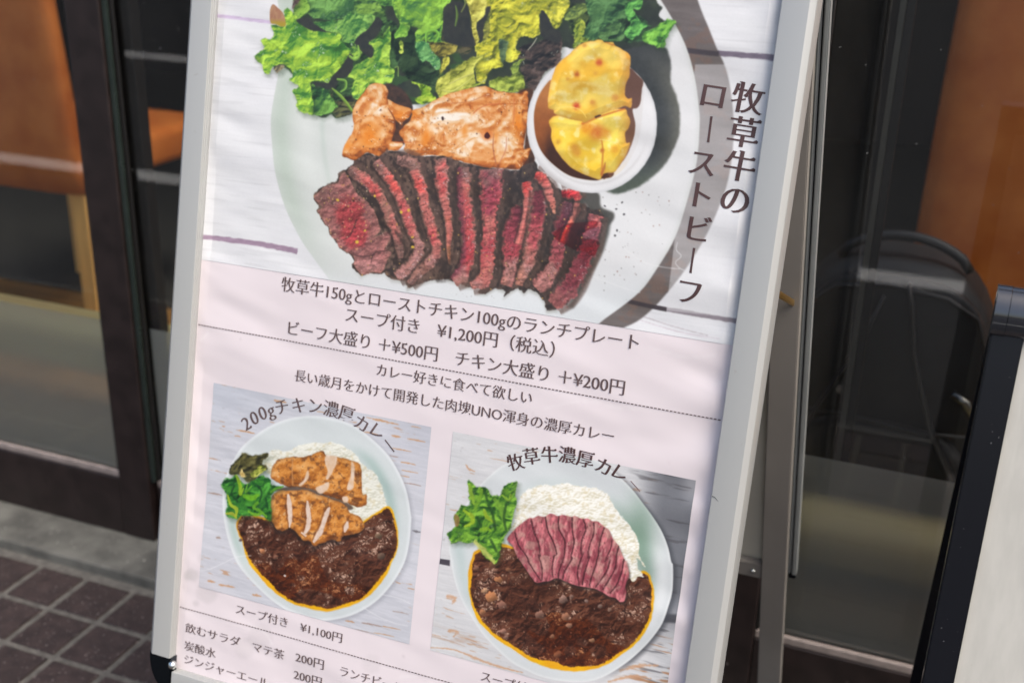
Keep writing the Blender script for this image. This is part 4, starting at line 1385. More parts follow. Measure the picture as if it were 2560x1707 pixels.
for pts in (Q(C6, [(700, 1150), (760, 1110), (850, 1100), (890, 1060)]), Q(C6, [(480, 1140), (600, 1160), (720, 1150)]), Q(C6, [(860, 910), (910, 960), (880, 1040), (830, 1080)]), Q(C6, [(700, 1160), (690, 1220)]), Q(C6, [(380, 1000), (470, 940), (540, 780)])):
    sl, T, S = p.ribbon(pts, [2.2] * len(pts))
    p.put((sl, sstep(1.4, .3, np.abs(S)), None), (62, 40, 40), .6)
slice_(Q(C6, [(470, 250), (560, 320), (660, 400), (760, 510), (840, 640), (890, 780), (940, 900), (980, 1040), (990, 1180)]), [11, 15, 16, 14, 13, 14, 12, 12, 6], [BR, PK, (186, 84, 80), PK, (156, 112, 98), PK, BR, BR], 100)
slice_(Q(C6, [(740, 180), (830, 290), (910, 400), (960, 500), (1020, 640), (1080, 800), (1140, 950), (1190, 1060), (1150, 1180), (1060, 1290), (950, 1370)]), [12, 14, 13, 13, 14, 14, 14, 13, 15, 17, 14], [BR, PK, (220, 92, 84), PK, (196, 92, 92), PK, PG, PG, PG, (160, 110, 100)], 104)
slice_(Q(C6, [(960, 170), (1060, 180), (1140, 220), (1160, 300)]), [10, 16, 16, 14], [BR, (140, 104, 94), BR], 108)
slice_(Q(C6, [(1130, 270), (1180, 380), (1220, 500), (1240, 620), (1290, 780), (1330, 940), (1370, 1060), (1340, 1170), (1220, 1290), (1080, 1440)]), [13, 15, 15, 13, 15, 14, 13, 16, 14, 8], [PK, (222, 92, 86), (216, 96, 90), PK, PK, (196, 90, 90), PK, PG, (164, 112, 98), BR], 112)
slice_(Q(C6, [(1400, 150), (1420, 260), (1425, 400), (1440, 540), (1470, 680), (1490, 800), (1500, 930), (1490, 1060), (1500, 1240)]), [17, 17, 17, 14, 12, 10, 10, 6, 3], [BR, PK, (198, 84, 84), PK, PK, (200, 110, 92), PK, (176, 110, 84), (140, 96, 72)], 116)
slice_(Q(C7, [(235, 70), (235, 150), (235, 250), (240, 380), (265, 520), (270, 640), (275, 800), (275, 920), (255, 1040), (210, 1130), (130, 1190)]), [15, 18, 17, 18, 18, 19, 17, 17, 18, 20, 14], [BR, (136, 96, 90), PK, (190, 92, 88), (182, 78, 82), (196, 88, 86), (176, 64, 72), (190, 84, 86), PG, (178, 122, 112)], 120, side=((124, 62, 72), -.2, .9))
slice_(Q(C7, [(490, 90), (500, 200), (500, 320), (490, 430), (490, 560), (485, 700), (475, 820), (460, 950), (455, 1080), (420, 1180), (300, 1235)]), [31, 30, 27, 22, 17, 19, 18, 18, 18, 18, 10], [(122, 88, 84), (140, 82, 86), (156, 70, 82), (150, 66, 78), PK, (176, 74, 82), (180, 80, 84), PK, PG, (176, 118, 108)], 124, edge=(196, 100, 92), es=.5)
slice_(Q(C7, [(800, 460), (760, 560), (720, 680), (715, 800), (695, 920), (690, 1020), (680, 1110), (640, 1230)]), [18, 22, 27, 27, 22, 18, 17, 16], [(96, 52, 60), (110, 52, 62), (134, 60, 70), (150, 66, 76), (168, 72, 80), PG, PG, (166, 112, 100)], 128, edge=(190, 100, 94), es=.5)
slice_(Q(C7, [(840, 215), (860, 300), (855, 400), (850, 500), (835, 590), (800, 720), (770, 830)]), [12, 13, 11, 10, 9, 9, 8], [(186, 62, 60), (192, 84, 78), PK, PK, PK, (190, 104, 98), PK], 130)
slice_(Q(C7, [(960, 300), (970, 420), (950, 560), (930, 700), (900, 820), (880, 930), (860, 1020), (800, 1140), (770, 1230)]), [17, 20, 22, 20, 19, 18, 17, 14, 9], [(104, 48, 56), (110, 50, 60), (140, 58, 68), (166, 76, 82), (178, 90, 92), PK, PG, (176, 120, 104), (150, 100, 84)], 132)
slice_(Q(C7, [(930, 150), (1000, 180), (1050, 270), (1080, 360), (1105, 440), (1120, 530)]), [12, 14, 12, 10, 8, 4], [(176, 64, 60), (190, 88, 82), PK, PK, (206, 120, 104), (214, 150, 120)], 134)
slice_(Q(C7, [(1290, 420), (1260, 520), (1210, 640), (1180, 760), (1160, 880), (1140, 990), (1080, 1100), (1010, 1190), (940, 1260)]), [20, 22, 22, 20, 18, 18, 20, 22, 18], [(96, 62, 70), (92, 50, 60), (96, 40, 50), (130, 62, 70), (160, 84, 88), (150, 84, 84), PG, (176, 118, 112), (162, 108, 100)], 136, edge=(176, 100, 94), es=.45)
slice_(Q(C7, [(1345, 420), (1340, 500), (1290, 600), (1230, 720), (1200, 800)]), [8, 9, 8, 7, 6], [PK, PK, (196, 110, 96), (200, 96, 76), (190, 96, 80)], 138)
slice_(Q(C7, [(1190, 330), (1260, 330), (1330, 350), (1350, 400)]), [9, 14, 15, 8], [(60, 22, 26), (190, 50, 56), (206, 74, 76), (170, 70, 70)], 139)
slice_(Q(C7, [(1530, 540), (1500, 660), (1480, 780), (1450, 880), (1400, 990), (1350, 1100), (1290, 1210), (1200, 1320), (1100, 1420)]), [17, 20, 21, 22, 22, 23, 26, 28, 18], [(176, 100, 96), (128, 74, 82), (116, 68, 78), (120, 40, 50), (112, 56, 64), (130, 62, 70), (122, 58, 66), (140, 82, 82), (150, 94, 88)], 141, edge=(170, 92, 92), es=.5)
# brown crust facets between slices, dark gaps
for pts, w in ((Q(C6, [(560, 460), (640, 540), (730, 600), (770, 720), (800, 860)]), [4, 6, 7, 8, 5]), (Q(C6, [(940, 900), (1000, 980), (1040, 1060), (1030, 1160)]), [4, 8, 8, 3]), (Q(C6, [(1150, 620), (1180, 760), (1190, 880), (1260, 1020)]), [9, 9, 9, 4]),
               (Q(C6, [(1380, 1200), (1460, 1250), (1460, 1340), (1380, 1390)]), [8, 16, 18, 10]), (Q(C6, [(1300, 300), (1310, 450), (1340, 600)]), [9, 9, 5]), (Q(C7, [(650, 560), (600, 660), (590, 800), (570, 950), (560, 1150)]), [13, 8, 7, 6, 5]),
               (Q(C7, [(150, 120), (140, 300), (140, 500), (160, 700), (140, 900)]), [10, 9, 7, 7, 4]), (Q(C7, [(350, 150), (350, 400), (390, 600), (370, 800)]), [7, 8, 7, 6]), (Q(C7, [(660, 160), (680, 300), (660, 420)]), [16, 15, 10]), (Q(C7, [(1050, 560), (1040, 700), (1000, 850), (980, 1000)]), [10, 9, 6, 5]),
               (Q(C7, [(1360, 480), (1330, 660), (1290, 800), (1250, 1000), (1150, 1150)]), [14, 14, 14, 12, 8]), (Q(C7, [(1040, 1300), (1060, 1260)]), [8, 8])):
    sl, T, S = p.ribbon(pts, w)
    nz = fbm(X[sl] / 7, Y[sl] / 7, 3, 44)
    p.put((sl, sstep(1.3, .2, np.abs(S) + (nz - .5) * .8), None), mixc((44, 37, 35), (72, 58, 52), nz), .65)
# wet patch where the cover sticks: deeper colour
r = p.poly(Q(C7, [(1110, 720), (1180, 670), (1260, 630), (1400, 610), (1530, 600), (1540, 650), (1450, 690), (1400, 760), (1560, 800), (1530, 920), (1480, 940), (1420, 890), (1320, 880), (1220, 820), (1140, 780)]), soft=1.5, warp=2, seed=3)
sl = r[0]
p.C[sl] = p.C[sl] * (1 - r[1][..., None]) + r[1][..., None] * np.clip(np.stack([p.C[sl][..., 0] * .84, p.C[sl][..., 1] * .46, p.C[sl][..., 2] * .5], -1), 0, 255)
dots(p, 150, (770, 400, 1500, 760), [(214, 170, 90), (226, 196, 120), (196, 150, 80)], .9, 2.4, 7, .9, sil)
dots(p, 60, (800, 470, 930, 600), [(214, 180, 110), (230, 210, 170)], .8, 2.2, 8, .85, sil)
dots(p, 8, (830, 480, 1050, 640), [(222, 186, 70)], 3, 4.6, 9, .95, sil)
dots(p, 170, (770, 380, 1510, 780), [(44, 34, 34), (58, 42, 40)], .8, 2.6, 10, .8, sil)
dots(p, 260, (770, 380, 1510, 780), [(236, 214, 206), (224, 190, 186)], .5, 1.3, 11, .75, sil)
dots(p, 60, (1490, 480, 1680, 760), [(96, 92, 90), (120, 116, 112), (150, 110, 96)], .6, 1.9, 13, .8)
dots(p, 6, (1510, 500, 1570, 600), [(60, 58, 60)], 2, 3.4, 14, .9)
dots(p, 14, (1120, 712, 1260, 745), [(140, 138, 136)], .6, 1.2, 15, .8)

# ---- bowl with potatoes
bo = [(1480 + 163.5 * math.cos(q), 310 + 173 * math.sin(q)) for q in np.linspace(0, 2 * math.pi, 40, endpoint=False)]
r = p.poly(bo, soft=1.6, smooth=False)
sl, m_, d = r
x, y = X[sl], Y[sl]
c = mixc((232, 232, 232), (216, 217, 218), sstep(10, 0, d))
c = mixc3(c, (188, 184, 182), sstep(20, 3, d) * sstep(380, 470, y) * sstep(1480, 1360, x))
c = mixc3(c, (206, 204, 202), np.exp(-((d - 22) / 3.5) ** 2) * sstep(330, 430, y) * .5)
p.put(r, c)
inn = Q(C5, [(330, 700), (320, 830), (340, 980), (400, 1110), (520, 1230), (650, 1305), (830, 1336), (980, 1310), (1090, 1230), (1180, 1080), (1230, 930), (1250, 760), (1260, 560), (1250, 480), (1150, 380), (1000, 260), (700, 230), (520, 370), (420, 500), (360, 600)])
r = p.poly(inn, soft=1.6)
sl = r[0]
x, y = X[sl], Y[sl]
c = mixc((226, 224, 222), (236, 226, 208), sstep(380, 440, y))
p.put(r, c)
r = p.poly(Q(C5, [(480, 480), (440, 500), (370, 600), (330, 720), (322, 830), (342, 980), (402, 1110), (522, 1228), (652, 1303), (830, 1334), (900, 1320), (1000, 1260), (800, 900), (600, 500)]), soft=2)
sl = r[0]
x, y = X[sl], Y[sl]
c = mixc((186, 122, 66), (148, 84, 40), sstep(200, 330, y))
c = mixc3(c, (62, 38, 28), sstep(300, 390, y) * sstep(.0, .8, sstep(1345, 1392, x)) * 1.0)
c = mixc3(c, (70, 38, 24), sstep(330, 400, y) * .65)
c = mixc3(c, (168, 98, 36), sstep(455, 440, y - (x - 1480) * .02) * 0)
p.put(r, c * (.92 + .16 * fbm(x / 14, y / 14, 3, 3))[..., None])
r = p.poly(Q(C5, [(1130, 380), (1200, 430), (1256, 490), (1245, 560), (1236, 640), (1224, 692), (1200, 720), (1165, 735), (1190, 850), (1180, 940), (1150, 1040), (1090, 1160), (1000, 1270), (960, 1290), (900, 1000), (1000, 500)]), soft=1.8, warp=1.2)
p.put(r, mixc((104, 74, 62), (132, 92, 66), sstep(220, 420, Y[r[0]])))


def potato(pts, seed, cols, spots):
    r = p.poly(pts, soft=1.5, warp=1.2, ws=10, seed=seed)
    sl, m_, d = r
    x, y = X[sl], Y[sl]
    h = fbm(x / 46, y / 40, 3, seed)
    c = mixc(cols[0], cols[1], sstep(.32, .66, h))
    c = mixc3(c, cols[2], sstep(.58, .75, fbm(x / 20, y / 20, 3, seed + 1)) * .7)
    c = mixc3(c, (206, 140, 56), np.exp(-np.clip(d, 0, 99) / 4.5) * .6)
    c = mixc3(c, (216, 152, 72), sstep(1530, 1585, x) * .6)
    hp_ = fbm(x / 62, y / 54, 2, seed + 2) * 40 + np.minimum(d, 18) * .7 + fbm(x / 9, y / 9, 2, seed + 3) * 1.0
    c = c * np.clip(1 + .12 * np.tanh(slope(hp_) * 1.2), .6, 1.3)[..., None]
    c = mixc3(c, (252, 244, 196), gloss(hp_, -.28, -.34, .26) * .35)
    for (sx, sy, rr, col, op) in spots:
        g_ = np.exp(-(((x - sx) / rr) ** 2 + ((y - sy) / rr) ** 2) ** 1.3) * (.6 + .8 * fbm(x / 5, y / 5, 3, seed + 5))
        c = mixc3(c, col, np.clip(g_ * op, 0, 1))
    p.put((sl, m_, d), np.clip(c, 0, 255))


OR_, BO = (214, 120, 44), (186, 96, 40)
sp_ = lambda l: [(1240 + a_ * .2934, 60 + b_ * .2934, rr, c_, o_) for (a_, b_, rr, c_, o_) in l]
potato(Q(C5, [(452, 830), (470, 900), (470, 980), (500, 1060), (540, 1120), (640, 1228), (770, 1290), (880, 1328), (905, 1285), (940, 1272), (1012, 1260), (1060, 1190), (1102, 1130), (1142, 1020), (1110, 1010), (1102, 930), (1132, 890), (1146, 830), (1120, 770), (1092, 728), (900, 740), (720, 800), (520, 780)]), 150,
       [(238, 196, 54), (246, 218, 92), (250, 236, 160)], sp_([(670, 1060, 13, (204, 140, 50), .8), (530, 1005, 7, (206, 146, 50), .7), (860, 920, 20, OR_, .9), (940, 930, 12, (226, 150, 40), .7), (770, 880, 16, (236, 150, 30), .9), (905, 1080, 6, BO, .8), (1010, 1070, 10, (226, 150, 40), .6), (690, 1100, 10, (214, 150, 50), .7)]))
for pts, w, c in ((Q(C5, [(740, 850), (860, 800), (980, 760), (1100, 725)]), [4, 3.5, 3, 2], (206, 110, 40)), (Q(C5, [(900, 990), (910, 1080), (905, 1180), (900, 1290)]), [2, 2.5, 3, 3.5], (206, 128, 44)), (Q(C5, [(1000, 1280), (960, 1290), (920, 1320)]), [2, 3, 2], (90, 52, 30)), (Q(C5, [(900, 1280), (920, 1230), (930, 1180)]), [3, 4, 1], (176, 100, 50))):
    sl, T, S = p.ribbon(pts, w)
    p.put((sl, sstep(1.5, .2, np.abs(S)), None), c, .8)
potato(Q(C5, [(840, 146), (870, 138), (905, 142), (935, 160), (1000, 158), (1015, 185), (1062, 212), (1135, 258), (1152, 310), (1142, 400), (1138, 455), (1112, 505), (1100, 600), (1128, 640), (1156, 632), (1160, 660), (1150, 716), (1100, 700), (1050, 720), (900, 772), (760, 842), (730, 832), (640, 815), (505, 770), (490, 740),
             (450, 722), (440, 690), (446, 600), (470, 480), (512, 370), (560, 310), (620, 265), (700, 188), (770, 156)]), 160,
       [(230, 180, 56), (240, 208, 92), (242, 222, 140)], sp_([(880, 330, 9, (206, 96, 44), 1.0), (690, 430, 8, BO, .8), (685, 700, 9, (206, 74, 40), 1.0), (825, 670, 8, (206, 136, 56), .8), (1015, 630, 9, (206, 130, 60), .7), (610, 470, 5, (206, 140, 60), .5), (755, 185, 6, (200, 130, 60), .6), (850, 420, 6, (210, 150, 70), .4)]))
for pts, w, c, op in ((Q(C5, [(500, 720), (620, 708), (720, 735), (770, 800)]), [1, 1.6, 1.6, 1], (250, 226, 120), .7), (Q(C5, [(880, 985), (980, 1000), (1030, 1030)]), [1, 1.5, 1], (250, 232, 150), .7), (Q(C5, [(850, 795), (875, 785), (890, 780)]), [3, 3, 2], (60, 36, 28), .9), (Q(C5, [(940, 160), (990, 180), (1010, 182)]), [2, 3, 2], (190, 118, 50), .7)):
    sl, T, S = p.ribbon(pts, w)
    p.put((sl, sstep(1.4, .3, np.abs(S)), None), c, op)
p.C = np.clip(p.C + ((np.random.default_rng(3).random(p.C.shape[:2]) - .5) * 7)[..., None].astype(np.float32), 0, 255)
print_mesh("lunch_plate_photo", p, m_ink, poster, .0004, INK_GAIN)
# ------------------------------------------------------------------ photos 2 and 3: the two curries
def boards(p, seed, c0, c1, fleck, n):
    """flaking painted boards: grain along u, rusty flecks where paint is gone"""
    U, A = p.U, p.A
    g = fbm(U * 26, A * 320, 4, seed)
    p.C[:] = mixc(c0, c1, g)
    p.C += (fbm(U * 90, A * 1200, 3, seed + 1) - .5)[..., None] * 16
    cr = sstep(.935, .985, ridged(U * 22 + .4 * fbm(U * 60, A * 60, 2, seed), A * 85, 2, seed + 2))
    p.C = mixc3(p.C, (150, 142, 146), cr * .35 * sstep(.4, .6, fbm(U * 14, A * 30, 2, seed + 3)))
    fl = sstep(.72, .80, fbm(U * 55, A * 420, 3, seed + 4)) * sstep(.50, .62, fbm(U * 12, A * 40, 2, seed + 5))
    p.C = mixc3(p.C, fleck, fl * n)


def curry_fill(p, pts, rim, seed, wet, lumps, wetlumps=()):
    """glossy brown curry with an oil rim"""
    C_ = np.array(pts)
    r = p.poly(pts, soft=2.2, warp=1.5, ws=12, seed=seed)
    sl, m_, d = r
    x, y = p.X[sl], p.Y[sl]
    oil = mixc((240, 186, 14), (226, 160, 30), fbm(x / 20, y / 20, 3, seed))
    oil = mixc3(oil, (196, 120, 40), rim[1](x, y))
    p.put(r, oil, rim[2](x, y))
    din = d - rim[0](x, y) * (.35 + 1.35 * fbm(x / 46, y / 46, 2, seed + 21)) - (fbm(x / 6, y / 6, 3, seed + 9) - .5) * 5
    mi = sstep(-1.2, 2.0, din)
    wx, wy = x + 14 * (fbm(x / 22, y / 22, 2, seed + 1) - .5), y + 14 * (fbm(x / 22, y / 22, 2, seed + 2) - .5)
    h = fbm(wx / 17, wy / 15, 4, seed + 3)
    k1, k2 = cells(wx / 13, wy / 11, seed)
    H = h * 26 + (1 - np.clip(k1, 0, 1) ** 2) * 4.5 * sstep(.46, .62, fbm(x / 30, y / 30, 2, seed + 13)) + fbm(wx / 5, wy / 5, 2, seed + 12) * 2.6
    lit_ = .43 + .30 * np.tanh(slope(H) * .9) + .3 * (fbm(x / 60, y / 60, 2, seed + 14) - .5)
    c = stops(lit_, [(30, 14, 10), (60, 31, 22), (98, 57, 41), (160, 112, 88)])
    hl = gloss(H * .8, -.45, -.55, .56) * sstep(.46, .62, fbm(x / 30, y / 30, 3, seed + 5))
    c = mixc3(c, (222, 184, 160), np.clip(hl * 1.1, 0, .92))
    c = mixc3(c, (150, 106, 84), gloss(H, .1, -.7, .3) * sstep(.5, .65, fbm(x / 24, y / 24, 2, seed + 7)) * .5)
    c = mixc3(c, (150, 90, 40), np.exp(-np.clip(din, 0, 99) / 4.5) * .35)
    if wet is not None:
        rw = p.poly(wet, soft=1.8, warp=4, ws=16, seed=seed + 8)
        wm = np.zeros(p.X.shape, np.float32); wm[rw[0]] = rw[1]
        for (lx, ly, lr) in wetlumps:
            wm *= sstep(lr - 1, lr + 1.5, np.hypot(p.X - lx, (p.Y - ly) * 1.15) + 5 * (fbm(p.X / 9, p.Y / 9, 2, 4) - .5))
        wm = wm[sl]
        cw = stops(lit_, [(34, 13, 9), (62, 25, 13), (92, 42, 20), (130, 66, 34)])
        cw = mixc3(cw, (214, 150, 104), np.clip(hl, 0, .85))
        cw = mixc3(cw, (150, 80, 40), sstep(.62, .74, fbm(wx / 4, wy / 4, 2, seed + 11)) * .35)
        c = c * (1 - wm[..., None]) + cw * wm[..., None]
    p.put((sl, m_ * mi, d), np.clip(c, 0, 255))
    for (lx, ly, lr, col) in lumps:
        k = p.box(lx - lr * 2, ly - lr * 2, lx + lr * 2, ly + lr * 2)
        if k is None:
            continue
        dx, dy = p.X[k] - lx, p.Y[k] - ly
        dd = np.hypot(dx, dy * 1.2) + (fbm(p.X[k] / 6, p.Y[k] / 6, 2, int(lx)) - .5) * lr * .9
        c = mixc(np.array(col) * .6, np.array(col) * 1.2, sstep(lr, -lr, dx * .5 + dy))
        p.put((k, sstep(lr + .6, lr - 2.2, dd), None), np.clip(c, 0, 255), .85)


def rice(p, pts, seed, tint=(232, 228, 206), lo=(196, 188, 150)):
    r = p.poly(pts, soft=2, warp=4, ws=7, seed=seed)
    sl, m_, d = r
    x, y = p.X[sl], p.Y[sl]
    k1, k2 = cells((x + .35 * y) / 9.0, (y - .2 * x) / 5.2, seed + 1)
    h = fbm(x / 18, y / 16, 3, seed + 2)
    H = h * 20 + (1 - np.clip(k1, 0, 1) ** 2) * 6.5 + np.minimum(d, 12) * .5
    t = .61 + .24 * np.tanh(slope(H) * .9) + .4 * (h - .5)
    c = stops(t, [np.array(lo) * .86, lo, tint, np.minimum(np.array(tint) * 1.05, 250)])
    c = mixc3(c, (206, 184, 126), sstep(.60, .72, fbm(x / 9, y / 9, 3, seed + 3)) * .30)
    c = mixc3(c, (248, 248, 243), gloss(H, -.3, -.35, .25) * .5)
    p.put((sl, m_, d), np.clip(c, 0, 255))


def dish(p, pts, wellshift, col, rimc, well, wellc):
    r = p.poly(pts, soft=1.6)
    sl, m_, d = r
    c = mixc(rimc, col, sstep(0, 9, d))
    c = mixc3(c, wellc, np.exp(-((d - well) / (well * .32)) ** 2) * wellshift(p.X[sl], p.Y[sl]))
    p.put(r, c)
    return r


# --- chicken curry
G3, G4 = (500, 960, .2551), (460, 1240, .2978)
p = Print(.0300, .3487, np.linspace(.3505, .6350, 500), 560)
boards(p, 200, (194, 196, 204), (214, 215, 221), (196, 150, 112), .8)
X, Y = p.X, p.Y
p.C = mixc3(p.C, (180, 188, 202), sstep(1130, 960, Y) * sstep(760, 520, X) * .45)
p.C = mixc3(p.C, (214, 204, 208), sstep(1380, 1560, Y + (X - 520) * .0) * sstep(600, 500, X) * .7)
p.C = mixc3(p.C, (176, 178, 190), sstep(900, 1060, X) * sstep(1250, 1050, Y) * .35)
rg_ = np.random.default_rng(21)
for (px_, py_, L_, w_, c_) in [(515, 1061, 16, 2, 0), (556, 1066, 8, 2, 0), (615, 1079, 40, 3, 0), (592, 1091, 14, 2.4, 0), (700, 1003, 30, 4, 0), (950, 1050, 36, 4, 0), (980, 1058, 30, 2.5, 0), (1040, 1068, 24, 2, 0), (990, 1090, 22, 3, 0), (1040, 1100, 44, 2.4, 0),
                               (925, 1082, 40, 2, 0), (1005, 1124, 46, 2, 0), (985, 1140, 20, 2, 1), (1020, 1158, 36, 2.4, 0), (1024, 1178, 40, 2, 0), (1012, 1190, 22, 2.4, 0), (1030, 1210, 44, 2, 1), (530, 1148, 20, 1.6, 0), (1040, 1328, 18, 4, 2), (535, 1235, 34, 3, 1),
                               (528, 1453, 18, 4, 0), (566, 1464, 40, 3.4, 0), (642, 1488, 20, 4, 0), (545, 1345, 10, 4, 1), (875, 1553, 22, 3, 0), (930, 1560, 50, 3, 1), (980, 1568, 44, 2, 0), (900, 1575, 70, 1.6, 1), (960, 1585, 50, 1.6, 0), (1002, 1530, 40, 1.6, 1), (1000, 1420, 14, 2.4, 1), (720, 1600, 30, 2, 0)]:
    sl, T, S = p.ribbon([(px_ - L_ / 2, py_ - L_ * .08), (px_, py_ + rg_.uniform(-1, 1)), (px_ + L_ / 2, py_ + L_ * .11)], [w_ * .6, w_, w_ * .4])
    col = [(198, 142, 92), (160, 132, 116), (96, 92, 96)][c_]
    p.put((sl, sstep(1.2, .3, np.abs(S) + (fbm(X[sl] / 5, Y[sl] / 5, 2, 3) - .5) * .9), None), col, .75)
plate1 = Q(G3, [(400, 620), (540, 500), (700, 400), (880, 335), (1090, 310), (1300, 335), (1500, 400), (1690, 540), (1850, 705), (1960, 890), (2025, 1060), (2065, 1300)]) + Q(G4, [(1905, 180), (1890, 380), (1848, 560), (1750, 730), (1600, 890), (1400, 1000), (1170, 1045), (980, 1010), (800, 922), (620, 770), (450, 570), (360, 350), (322, 150)]) + Q(G3, [(212, 1120), (228, 960), (300, 780)])
r = p.poly([(q[0] + 7, q[1] + 5) for q in plate1], soft=7)
p.put(r, (158, 160, 168), .55)
dish(p, plate1, lambda x, y: sstep(820, 960, x) * sstep(1090, 1150, y) * .9, (210, 217, 217), (229, 232, 232), 46, (168, 190, 184))
r = p.poly(plate1)
sl = r[0]
c = p.C[sl]
c = mixc3(c, (176, 200, 190), np.exp(-((r[2] - 20) / 9) ** 2) * sstep(640, 560, X[sl]) * sstep(1180, 1260, Y[sl]) * .9)
c = mixc3(c, (222, 228, 230), np.exp(-((r[2] - 4) / 3) ** 2) * .7)
c = mixc3(c, (190, 204, 205), sstep(60, 110, r[2]) * .7)
p.put(r, c)
rice(p, Q(G3, [(650, 700), (720, 640), (860, 660), (1000, 590), (1180, 575), (1350, 580), (1460, 640), (1540, 700), (1610, 800), (1700, 860), (1770, 970), (1800, 1080), (1830, 1200), (1820, 1260), (1700, 1340), (1560, 1330), (1300, 1200), (800, 950), (640, 860), (600, 760)]), 230, (234, 234, 222), (204, 203, 182))
cur1 = Q(G4, [(435, 262), (445, 200), (520, 150), (760, 200), (900, 240), (1100, 300), (1400, 280), (1530, 190), (1640, 120), (1700, 85), (1745, 110), (1772, 200), (1795, 320), (1788, 450), (1740, 560), (1700, 660), (1580, 810), (1440, 900), (1290, 950), (1180, 966), (1040, 940), (890, 890), (740, 790), (620, 660), (530, 540), (482, 380), (455, 330)])
curry_fill(p, cur1, (lambda x, y: 3.2 + 4.6 * sstep(1370, 1480, y), lambda x, y: sstep(1390, 1300, y) * sstep(700, 560, x) * .6, lambda x, y: 1.0), 240,
           Q(G4, [(585, 590), (700, 560), (790, 640), (860, 520), (980, 540), (1110, 500), (1180, 640), (1250, 722), (1380, 740), (1480, 735), (1570, 800), (1420, 890), (1290, 860), (1240, 830), (1060, 780), (960, 800), (920, 870), (840, 840), (740, 760), (640, 690)]),
           [(655, 1378, 8, (196, 128, 84)), (688, 1392, 7, (150, 104, 84)), (640, 1358, 5, (150, 108, 88)), (945, 1340, 9, (120, 100, 80)), (952, 1390, 10, (110, 90, 76)), (600, 1350, 5, (110, 80, 66))],
           [(874, 1475, 13), (752, 1444, 9), (730, 1462, 6), (690, 1412, 16)])
dots(p, 120, (600, 1340, 1000, 1520), [(196, 150, 120), (160, 112, 86), (214, 176, 150)], .6, 1.8, 33, .8, Q(G4, [(560, 500), (1100, 450), (1700, 300), (1560, 760), (1180, 900), (740, 740)]))
dots(p, 1, (711, 1438, 713, 1440), [(238, 230, 226)], 3, 3.2, 2, .9)


def fried(p, pts, seed):
    r = p.poly(pts, soft=1.6, warp=2, ws=8, seed=seed)
    sl, m_, d = r
    x, y = p.X[sl], p.Y[sl]
    h = fbm(x / 13, y / 13, 4, seed)
    H = fbm(x / 30, y / 26, 2, seed + 4) * 24 + h * 9 + np.minimum(d, 10) * .8
    t = .46 + .26 * np.tanh(slope(H) * 1.1) + .5 * (h - .5)
    c = stops(t, [(84, 46, 24), (158, 92, 38), (212, 138, 60), (234, 174, 104), (246, 212, 160)])
    c = mixc3(c, (90, 54, 38), sstep(.58, .70, fbm(x / 11, y / 11, 3, seed + 1)) * .55)
    c = mixc3(c, (250, 222, 176), gloss(H, -.36, -.42, .22) * sstep(.45, .6, fbm(x / 16, y / 16, 2, seed + 5)) * .7)
    c = mixc3(c, (116, 70, 40), np.exp(-np.clip(d, 0, 99) / 4) * .55)
    p.put((sl, m_, d), np.clip(c, 0, 255))
    dots(p, 260, (x.min(), y.min(), x.max(), y.max()), [(76, 48, 36), (60, 42, 34), (104, 64, 40)], .6, 1.6, seed, .75, pts)


up1 = Q(G3, [(690, 880), (700, 820), (725, 780), (765, 738), (900, 715), (1010, 712), (1070, 700), (1140, 670), (1205, 655), (1240, 700), (1340, 712), (1480, 745), (1572, 795), (1582, 930), (1592, 1075), (1632, 1082), (1625, 1180), (1545, 1202), (1420, 1155), (1300, 1110), (1200, 1082), (1100, 1035), (960, 1010), (850, 1005), (700, 930)])
lo1 = Q(G3, [(690, 1150), (715, 1080), (780, 1045), (950, 1038), (1050, 1040), (1150, 1082), (1240, 1100), (1300, 1130), (1372, 1150), (1440, 1200), (1470, 1260), (1560, 1300), (1612, 1385), (1560, 1450), (1480, 1472), (1400, 1490), (1370, 1540), (1300, 1520), (1180, 1560), (1120, 1590), (1080, 1540), (1000, 1520), (940, 1450), (880, 1400), (830, 1430), (760, 1425), (700, 1330)])
r = p.poly([(q[0] - 2, q[1] + 9) for q in lo1], soft=6); p.put(r, (40, 30, 28), .7)
fried(p, up1, 260)
r = p.poly(Q(G3, [(720, 1040), (900, 1000), (1100, 1030), (1250, 1090), (1420, 1150), (1500, 1210), (1440, 1230), (1300, 1150), (1100, 1070), (900, 1050)]), soft=3); p.put(r, (62, 40, 30), .75)
fried(p, lo1, 270)
W_H, W_P = (240, 222, 208), (226, 178, 130)
for pts, w in ((Q(G3, [(860, 1075), (870, 1160), (880, 1260), (882, 1340), (876, 1405)]), [2, 7, 6.5, 5, 1]), (Q(G3, [(1050, 1140), (1055, 1220), (1065, 1310), (1055, 1400), (1020, 1470)]), [1.5, 6, 6.5, 7, 3]), (Q(G3, [(1270, 1205), (1240, 1270), (1200, 1390), (1170, 1460), (1110, 1550)]), [2, 7, 6, 8, 3]),
               (Q(G3, [(1445, 1345), (1430, 1400), (1415, 1450)]), [2, 7, 2]), (Q(G3, [(990, 1450), (1040, 1490)]), [2, 3])):
    sl, T, S = p.ribbon(pts, w)
    nz = fbm(X[sl] / 7, Y[sl] / 7, 3, 7)
    p.put((sl, sstep(1.6, .9, np.abs(S - .35)) * (T > 0) * (T < 1), None), (96, 54, 30), .5)
    p.put((sl, sstep(1.08, .8, np.abs(S) + (nz - .5) * .5) * (T > 0) * (T < 1), None), mixc3(mixc(W_H, (214, 186, 166), nz), (204, 140, 92), sstep(.6, 1, np.abs(S)) * .5), .96)
